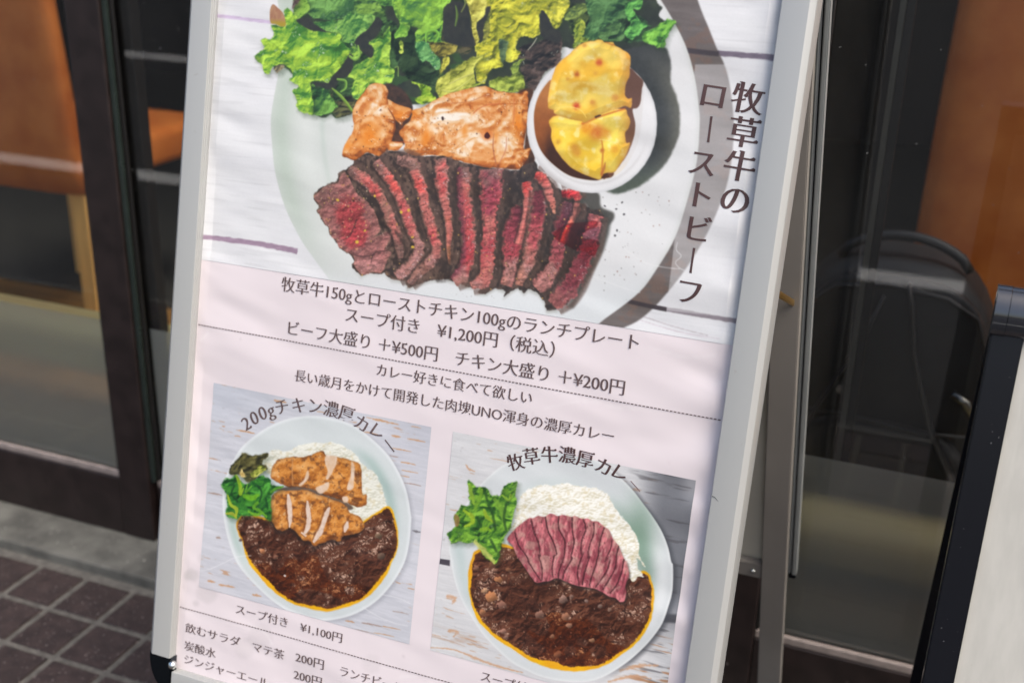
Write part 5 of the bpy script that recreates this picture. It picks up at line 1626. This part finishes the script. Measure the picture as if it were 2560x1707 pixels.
for pts in (Q(G3, [(1235, 700), (1290, 700), (1342, 715), (1325, 800), (1295, 870), (1255, 930), (1232, 920), (1250, 850), (1225, 780)]), Q(G3, [(1482, 762), (1515, 790), (1512, 900), (1498, 1020), (1448, 1035), (1442, 1000), (1475, 900)]),
            Q(G3, [(1048, 850), (1062, 850), (1066, 910), (1030, 960), (985, 1000), (965, 985), (1020, 930)]), Q(G3, [(1130, 1020), (1200, 985), (1260, 960), (1250, 1030), (1180, 1075)]), Q(G3, [(1390, 1110), (1440, 1100), (1450, 1150), (1410, 1160)])):
    r = p.poly(pts, soft=2, warp=1.5)
    p.put(r, mixc((238, 220, 204), (218, 180, 142), fbm(X[r[0]] / 10, Y[r[0]] / 10, 3, 6)), .95)
sl, T, S = p.ribbon(Q(G3, [(905, 730), (900, 850), (905, 990)]), [2, 2.2, 1.6]); p.put((sl, sstep(1.3, .3, np.abs(S)), None), (206, 150, 96), .7)
leaf(p, Q(G3, [(330, 770), (380, 720), (428, 672), (500, 702), (650, 685), (660, 710), (600, 780), (640, 800), (650, 840), (560, 860), (540, 940), (460, 960), (400, 900), (330, 890), (280, 880), (300, 810)]), (42, 42, 26), (92, 88, 48), 281, ts=9)
leaf(p, Q(G3, [(400, 840), (430, 870), (430, 910), (380, 900)]), (170, 140, 70), (216, 186, 120), 282, ts=6)
leaf(p, Q(G3, [(480, 890), (540, 830), (600, 800), (640, 830), (600, 870), (520, 910)]), (110, 128, 40), (176, 178, 80), 283, ts=6)
leaf(p, Q(G3, [(205, 1010), (215, 960), (250, 925), (300, 920), (345, 890), (400, 960), (450, 985), (540, 930), (600, 900), (690, 930), (705, 985), (820, 1000), (760, 1030), (710, 1055), (690, 1130), (700, 1250), (692, 1335), (640, 1320), (600, 1280), (480, 1290), (400, 1290), (342, 1325), (250, 1280), (268, 1170), (245, 1080), (215, 1040)]), (24, 84, 36), (66, 138, 46), 284, ts=11, spec=.3)
for pts, w, c in ((Q(G3, [(350, 900), (390, 1000), (390, 1080), (420, 1020)]), [3, 6, 5, 2], (160, 196, 44)), (Q(G3, [(260, 1090), (290, 1180), (350, 1230), (345, 1300)]), [2, 5, 6, 3], (176, 196, 50)), (Q(G3, [(250, 1270), (310, 1270), (350, 1310)]), [3, 5, 3], (186, 196, 60)),
                  (Q(G3, [(440, 1100), (500, 1120), (560, 1090)]), [7, 9, 5], (120, 190, 40)), (Q(G3, [(560, 1160), (520, 1210), (580, 1240), (650, 1300)]), [4, 5, 4, 3], (110, 176, 44)), (Q(G3, [(460, 980), (440, 1060), (500, 1000)]), [2, 3, 2], (110, 176, 50)), (Q(G3, [(690, 1060), (730, 1030), (810, 1002)]), [3, 4, 2], (96, 160, 46)), (Q(G3, [(470, 1250), (540, 1280), (600, 1270)]), [3, 5, 3], (120, 180, 44))):
    sl, T, S = p.ribbon(pts, w)
    nz = fbm(X[sl] / 6, Y[sl] / 6, 3, 9)
    p.put((sl, sstep(1.1, .5, np.abs(S) + (nz - .5) * .8), None), mixc(np.array(c) * .75, np.array(c) * 1.1, nz), .9)
for pts in (Q(G3, [(560, 1000), (600, 1060), (580, 1150)]), Q(G3, [(330, 1000), (300, 1080), (360, 1150)]), Q(G3, [(640, 1120), (660, 1220)])):
    sl, T, S = p.ribbon(pts, [3] * len(pts)); p.put((sl, sstep(1.4, .2, np.abs(S)), None), (18, 58, 28), .7)
p.C = np.clip(p.C + ((np.random.default_rng(4).random(p.C.shape[:2]) - .5) * 7)[..., None].astype(np.float32), 0, 255)
# long creases in the cover over this picture
for cr in (Q(G4, [(0, 610), (180, 620), (330, 560), (440, 510), (560, 500)]), Q(G4, [(1500, 930), (1640, 1010), (1760, 1060), (1880, 1085)]), Q(G4, [(1650, 820), (1800, 850), (1900, 900)])):
    rb = p.ribbon(cr, [1.3] * len(cr))
    if rb:
        p.put((rb[0], sstep(1.5, .4, np.abs(rb[2])), None), (232, 233, 234), .5)
print_mesh("chicken_curry_photo", p, m_ink, poster, .0004, INK_GAIN)

# --- beef curry
G5, G6 = (1080, 1080, .2806), (1060, 1340, .2976)
p = Print(.3780, .6802, np.linspace(.3505, .6350, 500), 540)
boards(p, 300, (204, 205, 207), (220, 220, 221), (190, 140, 100), .55)
X, Y, U, A = p.X, p.Y, p.U, p.A
shade = sstep(1560, 1660, X + .10 * (Y - 1300)) * sstep(1640, 1480, Y)
p.C = mixc3(p.C, (112, 114, 120), shade * .95)
p.C = mixc3(p.C, (168, 168, 172), sstep(1690, 1735, X) * sstep(1290, 1210, Y) * .8)
dk = sstep(.60, .72, fbm(U * 30, A * 260, 3, 310))
p.C = mixc3(p.C, (82, 80, 84), dk * sstep(1560, 1620, X) * .6)
fl = sstep(.56, .66, fbm(U * 22, A * 190, 4, 312)) * np.maximum(sstep(1560, 1640, Y) * sstep(1520, 1600, X), sstep(1540, 1640, Y) * sstep(1240, 1120, X) * .7)
p.C = mixc3(p.C, (176, 128, 92), fl * .85)
r = p.poly([(1640, 1530), (1780, 1540), (1780, 1560), (1630, 1552)], soft=4, smooth=False); p.put(r, (64, 64, 70), .8)
r = p.poly(Q(G6, [(110, 185), (215, 200), (215, 250), (107, 228)]), soft=1, smooth=False); p.put(r, (66, 62, 70), .95)
for pts, w in ((Q(G6, [(200, 500), (260, 520), (240, 560)]), [5, 7, 3]), (Q(G6, [(210, 790), (280, 800), (250, 840)]), [5, 6, 4]), (Q(G6, [(40, 930), (250, 950), (430, 1020), (620, 1090), (830, 1140)]), [1.5, 2.5, 5, 4, 2]), (Q(G6, [(60, 820), (140, 840)]), [2, 1.5]), (Q(G5, [(300, 290), (330, 330), (380, 350)]), [2, 4, 2]), (Q(G5, [(160, 690), (215, 700)]), [1.5, 2]), (Q(G6, [(1650, 1130), (1800, 1090), (1960, 1090)]), [5, 6, 3]), (Q(G6, [(1550, 1220), (1750, 1180), (1900, 1200)]), [3, 5, 3])):
    sl, T, S = p.ribbon(pts, w)
    p.put((sl, sstep(1.1, .2, np.abs(S) + (fbm(X[sl] / 6, Y[sl] / 4, 3, 5) - .5) * 1.3), None), (204, 156, 118), .75)
plate2 = Q(G5, [(300, 640), (420, 480), (530, 370), (640, 290), (810, 212), (1000, 172), (1180, 168), (1350, 200), (1500, 270), (1650, 382), (1780, 510), (1885, 645), (1970, 760), (2045, 885), (2100, 1020), (2132, 1150)]) + Q(G6, [(2092, 250), (2085, 450), (2050, 600), (2005, 725), (1935, 830), (1850, 930), (1730, 1040), (1600, 1130), (1480, 1190), (1350, 1222), (1180, 1215), (1000, 1180), (880, 1130), (750, 1062), (620, 950), (500, 822), (410, 690), (330, 560), (275, 430), (240, 300), (218, 170)]) + Q(G5, [(148, 1040), (165, 900), (220, 760)])
r = p.poly([(q[0] + 9, q[1] + 4) for q in plate2], soft=9); p.put((r[0], r[1] * sstep(1480, 1600, X[r[0]]), None), (70, 72, 78), .75)
dish(p, plate2, lambda x, y: sstep(1480, 1600, x) * sstep(1190, 1260, y), (212, 217, 218), (226, 229, 229), 66, (150, 172, 160))
r = p.poly(plate2); sl = r[0]; c = p.C[sl]
c = mixc3(c, (226, 229, 230), np.exp(-((r[2] - 26) / 14) ** 2) * sstep(1560, 1640, X[sl]) * .7)
c = mixc3(c, (186, 202, 200), np.exp(-((r[2] - 26) / 16) ** 2) * sstep(1240, 1130, X[sl]) * .8)
c = mixc3(c, (196, 208, 206), sstep(50, 90, r[2]) * sstep(1300, 1200, Y[sl]) * .6)
c = mixc3(c, (120, 150, 130), np.exp(-(((X[sl] - 1600) / 40) ** 2 + ((Y[sl] - 1330) / 90) ** 2)) * .8)
p.put(r, c)
cur2 = Q(G6, [(440, 120), (400, 180), (372, 280), (370, 400), (398, 560), (460, 712), (520, 770), (590, 842), (740, 940), (900, 1042), (1100, 1112), (1300, 1132), (1500, 1092), (1650, 1002), (1800, 882), (1880, 760), (1918, 660), (1932, 500), (1918, 400), (1890, 320), (1850, 290), (1760, 300), (1400, 260), (900, 150), (640, 60)])
curry_fill(p, cur2, (lambda x, y: 5.5 + 6.5 * sstep(1560, 1660, y) * sstep(1560, 1420, x) + 5 * sstep(1190, 1165, x) * sstep(1470, 1400, y), lambda x, y: sstep(1500, 1400, y) * sstep(1260, 1180, x) * .25, lambda x, y: 1.0), 340,
           Q(G6, [(1030, 655), (1130, 640), (1200, 700), (1290, 690), (1362, 690), (1440, 762), (1550, 882), (1690, 940), (1600, 1032), (1450, 1080), (1250, 1085), (1120, 1082), (940, 1022), (1020, 952), (940, 870), (860, 785), (1000, 832), (1050, 765)]),
           [(1247, 1448, 10, (186, 126, 84)), (1230, 1492, 16, (190, 128, 84)), (1212, 1475, 9, (206, 160, 122)), (1256, 1512, 13, (150, 108, 92)), (1240, 1425, 6, (150, 108, 88)), (1206, 1530, 8, (176, 120, 84)), (1408, 1497, 12, (150, 118, 106)), (1350, 1535, 12, (150, 112, 96)), (1415, 1540, 11, (166, 116, 90)), (1424, 1562, 9, (176, 130, 106)), (1258, 1576, 8, (176, 130, 112)), (1190, 1420, 9, (140, 100, 80)),
            (1230, 1412, 10, (126, 84, 60)), (1270, 1424, 7, (140, 96, 70)), (1466, 1502, 7, (150, 126, 116)), (1500, 1515, 7, (130, 108, 98)), (1380, 1590, 8, (160, 116, 90)), (1396, 1635, 10, (130, 80, 56)), (1480, 1600, 7, (176, 132, 100)), (1266, 1590, 7, (150, 112, 96)), (1430, 1490, 6, (140, 110, 98)), (1525, 1523, 7, (140, 112, 96))],
           [(1424, 1626, 15), (1495, 1627, 20), (1454, 1604, 13), (1330, 1620, 12)])
dots(p, 150, (1180, 1400, 1630, 1660), [(196, 150, 124), (160, 112, 86), (214, 180, 160)], .6, 1.9, 34, .75, Q(G6, [(400, 300), (900, 350), (1800, 400), (1850, 700), (1500, 1050), (1000, 1020), (560, 780)]))
rice(p, Q(G5, [(700, 880), (730, 800), (760, 640), (830, 530), (960, 472), (1080, 480), (1200, 455), (1300, 480), (1450, 500), (1560, 560), (1620, 660), (1700, 770), (1790, 880), (1840, 1000), (1850, 1100), (1900, 1200)]) + Q(G6, [(1790, 180), (1800, 260), (1842, 330), (1800, 345), (1760, 375), (1718, 350), (1640, 250), (1500, 60)]) + Q(G5, [(1500, 1000), (1100, 820), (900, 830)]), 330, (242, 241, 232), (212, 205, 178))
st2 = Q(G5, [(668, 950), (690, 915), (725, 880), (790, 815), (865, 765), (900, 768), (945, 745), (1000, 752), (1060, 725), (1120, 745), (1165, 732), (1240, 752), (1275, 742), (1330, 765), (1385, 768), (1430, 795), (1480, 795), (1530, 840), (1575, 872), (1610, 950), (1660, 1005), (1700, 1100), (1745, 1180)]) + Q(G6, [(1700, 200), (1722, 290), (1716, 350), (1692, 420), (1700, 480), (1682, 545), (1640, 548), (1610, 520), (1552, 505), (1480, 462), (1400, 432), (1302, 418), (1220, 390), (1150, 362), (1100, 350), (1060, 372), (1000, 380), (940, 388), (900, 340), (850, 270), (800, 200), (770, 150), (740, 80), (700, 40)])
r = p.poly([(q[0] + 3, q[1] + 7) for q in st2], soft=5); p.put(r, (46, 34, 32), .75)
r = p.poly(st2, soft=1.6, warp=1.2)
sl, m_, d = r
x, y = X[sl], Y[sl]
h = fbm(x / 10, y / 26, 4, 350)
hb = fbm(x / 9 + y / 40, y / 30, 3, 357) * 14
c = mixc((146, 70, 80), (198, 118, 122), sstep(.33, .66, h)) * np.clip(1 + .22 * np.tanh(slope(hb)), .6, 1.4)[..., None]
c = mixc3(c, (186, 150, 136), sstep(.54, .68, fbm(x / 22, y / 22, 3, 351)) * .6)
c = mixc3(c, (176, 70, 80), sstep(1440, 1390, y + (x - 1300) * .0) * sstep(1300, 1260, x) * .4)
c = c * (.84 + .34 * fbm(x / 3.4, y / 5, 3, 352))[..., None]
p.put(r, c)
cuts = [(Q(G5, [(735, 890), (770, 1010), (830, 1090), (860, 1150)]) + Q(G6, [(870, 210), (930, 300), (985, 375)])), (Q(G5, [(880, 770), (905, 880), (950, 1000), (960, 1100)]) + Q(G6, [(960, 160), (990, 270), (990, 370)])),
        (Q(G5, [(1010, 752), (1030, 870), (1080, 980), (1110, 1080)]) + Q(G6, [(1090, 170), (1075, 280), (1085, 345)])), (Q(G5, [(1130, 742), (1130, 860), (1180, 960), (1180, 1080)]) + Q(G6, [(1170, 190), (1130, 300), (1130, 355)])),
        (Q(G5, [(1250, 752), (1250, 870), (1265, 980), (1240, 1100)]) + Q(G6, [(1240, 190), (1180, 300), (1165, 360)])), (Q(G5, [(1345, 770), (1370, 860), (1330, 980), (1330, 1080)]) + Q(G6, [(1340, 140), (1290, 280), (1300, 410)])),
        (Q(G5, [(1440, 800), (1440, 900), (1400, 1020), (1390, 1120)]) + Q(G6, [(1390, 170), (1350, 300), (1330, 410)])), (Q(G5, [(1535, 845), (1500, 960), (1480, 1080)]) + Q(G6, [(1470, 130), (1440, 250), (1400, 360), (1390, 425)])),
        (Q(G5, [(1605, 950), (1590, 1040), (1540, 1150)]) + Q(G6, [(1560, 170), (1540, 280), (1440, 430)])), (Q(G5, [(1665, 1010), (1640, 1110)]) + Q(G6, [(1620, 150), (1600, 280), (1500, 450)])), (Q(G6, [(1680, 190), (1660, 300), (1620, 400), (1560, 480)]))]
for i, cu in enumerate(cuts):
    cu = [(q[0], q[1]) for q in cu]
    sl, T, S = p.ribbon(cu, [2.4] * len(cu))
    x, y = X[sl], Y[sl]
    nz = fbm(x / 6, y / 6, 3, 360 + i)
    p.put((sl, sstep(1.5, .1, np.abs(S) + (nz - .5) * 1.2) * (T > 0) * (T < 1), None), (70, 34, 40), .85)
    sl, T, S = p.ribbon([(q[0] + 6, q[1]) for q in cu], [4.5] * len(cu))
    x, y = X[sl], Y[sl]
    nz = fbm(x / 8, y / 12, 3, 380 + i)
    p.put((sl, sstep(1.2, .1, np.abs(S)) * sstep(.42, .6, nz) * (T > 0) * (T < 1), None), (214, 160, 154), .55)
    sl, T, S = p.ribbon([(q[0] - 6, q[1]) for q in cu], [5] * len(cu))
    p.put((sl, sstep(1.2, .1, np.abs(S)) * (T > 0) * (T < 1), None), (132, 56, 68), .4)
r = p.poly(st2)
sl = r[0]; x, y = X[sl], Y[sl]
gl = sstep(.85, .95, ridged(x / 5, y / 8, 2, 355)) * sstep(.5, .64, fbm(x / 24, y / 24, 2, 356))
p.put((sl, r[1] * gl, None), (230, 190, 186), .5)
dots(p, 60, (1280, 1290, 1530, 1480), [(70, 44, 44), (90, 50, 50)], .7, 2.0, 41, .8, st2)
leaf(p, Q(G5, [(320, 435), (350, 450), (405, 490), (440, 485), (490, 500), (515, 560), (560, 560), (612, 560), (640, 490), (702, 450), (762, 445), (745, 560), (750, 640), (720, 760), (702, 850), (650, 920), (622, 1000), (600, 1070), (590, 1130), (552, 1175), (530, 1150), (470, 1110), (392, 985), (320, 990), (240, 975), (180, 990), (142, 940), (145, 890), (212, 840), (195, 780), (202, 740), (262, 655), (330, 650), (325, 560)]), (50, 104, 40), (116, 166, 52), 390, ts=11, spec=.3)
for pts, w, c in ((Q(G5, [(330, 470), (350, 560), (370, 640)]), [4, 8, 5], (150, 190, 60)), (Q(G5, [(440, 510), (420, 600), (380, 680)]), [4, 7, 4], (130, 180, 50)), (Q(G5, [(280, 700), (340, 740), (360, 800), (290, 840)]), [4, 7, 7, 5], (176, 206, 50)), (Q(G5, [(460, 690), (490, 760), (550, 800)]), [4, 6, 3], (170, 200, 50)),
                  (Q(G5, [(380, 980), (460, 1060), (530, 1130), (550, 1170)]), [7, 9, 7, 3], (206, 212, 110)), (Q(G5, [(210, 930), (190, 880), (230, 860)]), [4, 6, 4], (90, 150, 46)), (Q(G5, [(430, 870), (480, 860), (520, 880)]), [5, 7, 3], (150, 196, 50)), (Q(G5, [(620, 560), (680, 600), (700, 560)]), [3, 6, 4], (150, 190, 60)), (Q(G5, [(560, 600), (610, 680), (640, 800)]), [6, 9, 5], (126, 176, 58))):
    sl, T, S = p.ribbon(pts, w)
    nz = fbm(X[sl] / 6, Y[sl] / 6, 3, 9)
    p.put((sl, sstep(1.1, .4, np.abs(S) + (nz - .5) * .9), None), mixc(np.array(c) * .72, np.array(c) * 1.1, nz), .85)
for pts in (Q(G5, [(500, 650), (540, 740), (560, 860)]), Q(G5, [(660, 640), (640, 760), (660, 880)]), Q(G5, [(470, 530), (490, 610)]), Q(G5, [(400, 760), (430, 830)]), Q(G5, [(520, 960), (570, 1060)])):
    sl, T, S = p.ribbon(pts, [4] * len(pts)); p.put((sl, sstep(1.4, .2, np.abs(S)), None), (32, 66, 30), .7)
r = p.poly(Q(G5, [(195, 780), (200, 730), (240, 760), (235, 830), (205, 840)]), soft=1.5); p.put(r, (146, 110, 66), .8)
p.C = np.clip(p.C + ((np.random.default_rng(5).random(p.C.shape[:2]) - .5) * 7)[..., None].astype(np.float32), 0, 255)
print_mesh("beef_curry_photo", p, m_ink, poster, .0004, INK_GAIN)
# ------------------------------------------------------------------ the sheet itself
p = Print(-.0055, .7055, np.linspace(A_TOP, A_BOT + .004, 560), 400)
X, Y, U, A = p.X, p.Y, p.U, p.A
p.C[:] = np.array([231, 221, 224], np.float32)
p.C += ((fbm(U * 30, A * 30, 3, 70) - .5) * 3)[..., None]
# dried water marks and rubbed spots low on the left
for (sx, sy, rr, op) in ((480, 1437, 15, .55), (470, 1440, 9, .4), (515, 1480, 26, .35), (489, 1509, 6, .6), (612, 1620, 26, .22), (650, 1590, 30, .2), (505, 1395, 12, .3), (760, 1668, 30, .18), (930, 1660, 24, .2)):
    dd = np.hypot(X - sx, Y - sy) + 10 * (fbm(X / 14, Y / 14, 2, 71) - .5)
    p.C = mixc3(p.C, (198, 192, 192), sstep(rr, rr - 5, dd) * op)
    p.C = mixc3(p.C, (186, 180, 182), np.exp(-((dd - rr) / 1.8) ** 2) * op * .6)
for cr, w in (([(1622, 866), (1660, 878), (1700, 890), (1750, 893), (1790, 886)], 1.8), ([(1360, 1022), (1420, 1007), (1480, 1004), (1540, 1018), (1600, 1022)], 1.6), ([(500, 850), (512, 842), (520, 830)], 2), ([(1780, 960), (1810, 955)], 1.6),
              ([(620, 1560), (660, 1580), (680, 1610)], 1.4), ([(1000, 1690), (1040, 1690)], 2)):
    rb = p.ribbon(cr, [w] * len(cr))
    p.put((rb[0], sstep(1.5, .3, np.abs(rb[2])), None), (240, 234, 235), .8)
dots(p, 40, (440, 640, 1800, 1707), [(150, 138, 140), (110, 100, 104)], .5, 1.4, 72, .5)
print_mesh("paper_sheet", p, m_ink, poster, 0.0, INK_GAIN)

# ------------------------------------------------------------------ lettering: a Ming-style cut of the sans glyphs
m_text = mat("brown_print", (86, 71, 71), .5, var=.08, vscale=40, spec=.35)
m_text_dark = mat("dark_brown_print", (70, 50, 50), .5, var=.08, vscale=40, spec=.35)


def ming_serifs(l, sgn):
    """give a glyph outline the small triangles of a Ming face: on the right end of level strokes and the head of upright ones"""
    n = len(l)
    e = np.roll(l, -1, 0) - l
    L_ = np.linalg.norm(e, axis=1)
    ed = e / np.maximum(L_, 1e-9)[:, None]
    nx, ny = ed[:, 1] * sgn, -ed[:, 0] * sgn
    new = {}
    for i in range(n):
        if not .035 < L_[i] < .125:
            continue
        p_, q_ = (i - 1) % n, (i + 1) % n
        A_, B_ = l[i], l[(i + 1) % n]
        if nx[i] > .96 and L_[p_] > .15 and L_[q_] > .15 and ed[p_][0] > .96 and ed[q_][0] < -.96:
            top_first = A_[1] > B_[1]
            tp = A_ if top_first else B_
            seq = [tp + np.array([-.105, 0]), tp + np.array([-.028, .058]), tp + np.array([.012, .010])]
            new[i if top_first else (i + 1) % n] = seq if top_first else seq[::-1]
        elif ny[i] > .96 and L_[p_] > .18 and L_[q_] > .18 and abs(ed[p_][1]) > .96 and abs(ed[q_][1]) > .96 and ed[p_][1] * ed[q_][1] < 0:
            left_first = A_[0] < B_[0]
            lp = A_ if left_first else B_
            seq = [lp + np.array([0, -.045]), lp + np.array([-.034, .004]), lp + np.array([.010, .012])]
            new[i if left_first else (i + 1) % n] = seq if left_first else seq[::-1]
    if not new:
        return l
    r = []
    for i in range(n):
        r += new[i] if i in new else [l[i]]
    return np.array(r)


def outlines(text, thin, bold):
    """glyph outlines as point loops, horizontal strokes thinned and vertical ones kept, em = 1"""
    cu = bpy.data.curves.new("txt", 'FONT')
    cu.body = text
    cu.size = 1.0
    ob = bpy.data.objects.new("txt", cu)
    COL.objects.link(ob)
    dg = bpy.context.evaluated_depsgraph_get()
    c2 = ob.evaluated_get(dg).to_curve(dg)
    loops = []
    for sp in c2.splines:
        bp = sp.bezier_points
        n = len(bp)
        pts = []
        for i in range(n):
            a, b_ = bp[i], bp[(i + 1) % n]
            p0, p1, p2, p3 = a.co, a.handle_right, b_.handle_left, b_.co
            straight = (p1 - p0).cross(p3 - p0).length < 1e-6 and (p2 - p0).cross(p3 - p0).length < 1e-6
            for k in range(1 if straight else 4):
                t = k / 4
                q = p0 * (1 - t) ** 3 + 3 * p1 * t * (1 - t) ** 2 + 3 * p2 * t * t * (1 - t) + p3 * t ** 3
                pts.append((q.x, q.y))
        if len(pts) > 2:
            loops.append(np.array(pts))
    ob.evaluated_get(dg).to_curve_clear()
    bpy.data.objects.remove(ob)
    bpy.data.curves.remove(cu)
    if not loops:
        return []
    ar = [0.5 * np.sum(l[:, 0] * np.roll(l[:, 1], -1) - np.roll(l[:, 0], -1) * l[:, 1]) for l in loops]
    sgn = np.sign(ar[int(np.argmax(np.abs(ar)))])
    out = []
    for l in loops:
        l = ming_serifs(l, sgn)
        e = np.roll(l, -1, 0) - l
        e /= np.maximum(np.linalg.norm(e, axis=1, keepdims=True), 1e-9)
        n_ = np.stack([e[:, 1], -e[:, 0]], 1) * sgn          # outward
        nb = n_ + np.roll(n_, 1, 0)
        nb /= np.maximum(1 + np.sum(n_ * np.roll(n_, 1, 0), 1, keepdims=True), .6)
        out.append(l + nb * np.array([bold, -thin]))
    return out


def text_part(name, glyphs, material, em, lift=.0008):
    """glyphs: list of (loops, function (x, y) -> (u, a)); one mesh lying on the sheet"""
    cu = bpy.data.curves.new(name, 'CURVE')
    cu.dimensions = '2D'
    cu.fill_mode = 'BOTH'
    K = 100.0
    for loops, fn in glyphs:
        for l in loops:
            sp = cu.splines.new('POLY')
            sp.points.add(len(l) - 1)
            q = np.array([fn(x, y) for x, y in l])
            for i, (u, a) in enumerate(q):
                sp.points[i].co = (u * K, -a * K, 0, 1)
            sp.use_cyclic_u = True
    ob = bpy.data.objects.new(name, cu)
    COL.objects.link(ob)
    dg = bpy.context.evaluated_depsgraph_get()
    me = bpy.data.meshes.new_from_object(ob.evaluated_get(dg))
    bpy.data.objects.remove(ob)
    me.name = name
    bm = bmesh.new()
    bm.from_mesh(me)
    for _ in range(4):                      # keep every piece of ink short enough to follow the waves of the paper
        lg = [e for e in bm.edges if e.calc_length() > .0032 * K]
        if not lg:
            break
        bmesh.ops.subdivide_edges(bm, edges=lg, cuts=1)
        bmesh.ops.triangulate(bm, faces=[f for f in bm.faces if len(f.verts) > 3])
    bm.to_mesh(me)
    bm.free()
    n = len(me.vertices)
    co = np.empty(n * 3, np.float32)
    me.vertices.foreach_get("co", co)
    co = co.reshape(-1, 3)
    u, a = co[:, 0] / K, -co[:, 1] / K
    h = wrinkle(u, a) + lift
    P3 = SHEET0[None] + u[:, None] * np.array([1, 0, 0]) + a[:, None] * DOWN + h[:, None] * OUT
    me.vertices.foreach_set("co", P3.astype(np.float32).ravel())
    me.update()
    me.materials.clear()
    me.materials.append(material)
    o = bpy.data.objects.new(name, me)
    COL.objects.link(o)
    return child(o, poster)


def bounds(loops):
    P = np.concatenate(loops)
    return P[:, 0].min(), P[:, 0].max(), P[:, 1].min(), P[:, 1].max()


def line(text, left, right, em, mtl=None, thin=.010, bold=.014, latin=1.0):
    """a horizontal line of print; left / right: traced middles of its first and last glyph"""
    (u0, a0), (u1, a1) = to_sheet(*left), to_sheet(*right)
    am = (a0 + a1) / 2
    lo = outlines(text, thin, bold)
    x0, x1, y0, y1 = bounds(lo)
    sx = (u1 - u0) / (x1 - x0)
    sy = em
    ym = .36
    runs = []                               # words parted by a wide gap are parts of their own
    for l in sorted(lo, key=lambda q: q[:, 0].min()):
        if runs and l[:, 0].min() - runs[-1][1] < .62:
            runs[-1][0].append(l)
            runs[-1][1] = max(runs[-1][1], l[:, 0].max())
        else:
            runs.append([[l], l[:, 0].max()])
    for ls, _ in runs:
        text_part("text_line", [(ls, lambda x, y: (u0 + (x - x0) * sx, am - (y - ym) * sy))], mtl or m_text, em)


line("牧草牛150gとローストチキン100gのランチプレート", (702, 716), (1599, 851), .0205)
line("スープ付き　¥1,200円（税込）", (863, 789), (1388, 872), .0205)
line("ビーフ大盛り ＋¥500円　チキン大盛り ＋¥200円", (719, 825), (1563, 964), .0205)
line("カレー好きに食べて欲しい", (941, 926), (1331, 993), .0172)
line("長い歳月をかけて開発した肉塊UNO渾身の濃厚カレー", (737, 941), (1535, 1088), .0172)
line("スープ付き　¥1,100円", (589, 1524), (856, 1592), .0152)
line("飲むサラダ", (464, 1569), (601, 1603), .0152)
line("マテ茶", (631, 1617), (711, 1636), .0152)
line("200円", (739, 1640), (811, 1661), .0160)
line("ランチビール", (852, 1676), (1010, 1718), .0152)
line("炭酸水", (461, 1613), (540, 1633), .0152)
line("200円", (734, 1684), (805, 1705), .0160)
line("ジンジャーエール", (460, 1648), (672, 1706), .0152)
line("スープ付き", (1203, 1690), (1345, 1724), .0152)


def scattered(chars, mtl, thin, bold, name="text_line"):
    """chars: (glyph, x, y, angle in the traced grid, size); each glyph set on its own angle"""
    gl = []
    for ch, x, y, ang, em in chars:
        lo = outlines(ch, thin, bold)
        x0, x1, y0, y1 = bounds(lo)
        cx, cy = (x0 + x1) / 2, (y0 + y1) / 2
        c_, s_ = to_sheet(x, y), to_sheet(x + 10 * math.cos(rad(ang)), y + 10 * math.sin(rad(ang)))
        th = math.atan2(s_[1] - c_[1], s_[0] - c_[0])
        gl.append((lo, (lambda px_, py_, c_=c_, th=th, em=em, cx=cx, cy=cy:
                        (c_[0] + em * ((px_ - cx) * math.cos(th) + (py_ - cy) * math.sin(th)),
                         c_[1] + em * ((px_ - cx) * math.sin(th) - (py_ - cy) * math.cos(th))))))
    return text_part(name, gl, mtl, 1)


E1 = .0228
scattered([("2", 614, 1059, -30, E1 * 1.1), ("0", 634, 1045, -26, E1 * 1.1), ("0", 655, 1033, -22, E1 * 1.1), ("g", 678.5, 1035, -17, E1 * 1.1), ("チ", 704, 1017, -10, E1), ("キ", 746, 1012.5, -2, E1), ("ン", 789, 1015, 7, E1),
           ("濃", 828, 1022, 14, E1), ("厚", 867, 1034, 21, E1), ("カ", 904, 1057, 31, E1), ("レ", 944, 1079, 41, E1), ("ー", 974, 1114, 53, E1)], m_text, .008, .020)
E2 = .0220
scattered([("牧", 1289, 1154, -13, E2), ("草", 1328, 1140, -7, E2), ("牛", 1373, 1136, 1, E2), ("濃", 1418, 1137, 9, E2), ("厚", 1463, 1147, 15, E2), ("カ", 1508, 1165, 26, E2), ("レ", 1550, 1184, 37, E2)], m_text_dark, .006, .024)
scattered([("ー", 1588, 1215, 48, E2 * .9)], mat("faded_print", (118, 96, 94), .5), .02, .004)
E3, E4 = .0355, .0330
scattered([("牧", 1871, 246, 9, E3), ("草", 1860, 331, 9, E3), ("牛", 1850, 415, 10, E3), ("の", 1838, 502, 10, E3)], m_text_dark, .006, .027)
scattered([("ロ", 1783, 241, 9, E4), ("ー", 1775, 324, 97, E4), ("ス", 1757, 410, 9, E4), ("ト", 1757, 489, 9, E4), ("ビ", 1750, 571, 10, E4), ("ー", 1732, 651, 98, E4), ("フ", 1726, 731, 10, E4)], m_text_dark, .006, .027)


def dashed(a, u0, u1, n):
    gl = []
    for i in range(n):
        x0 = u0 + (u1 - u0) * (i + .16) / n
        x1 = u0 + (u1 - u0) * (i + .84) / n
        gl.append(([np.array([(x0, a - .0006), (x1, a - .0006), (x1, a + .0006), (x0, a + .0006)])], lambda x, y: (x, y)))
    return text_part("dashed_rule", gl, m_text, 1)


dashed(.2763, .001, .699, 152)
dashed(.6708, .001, .699, 152)
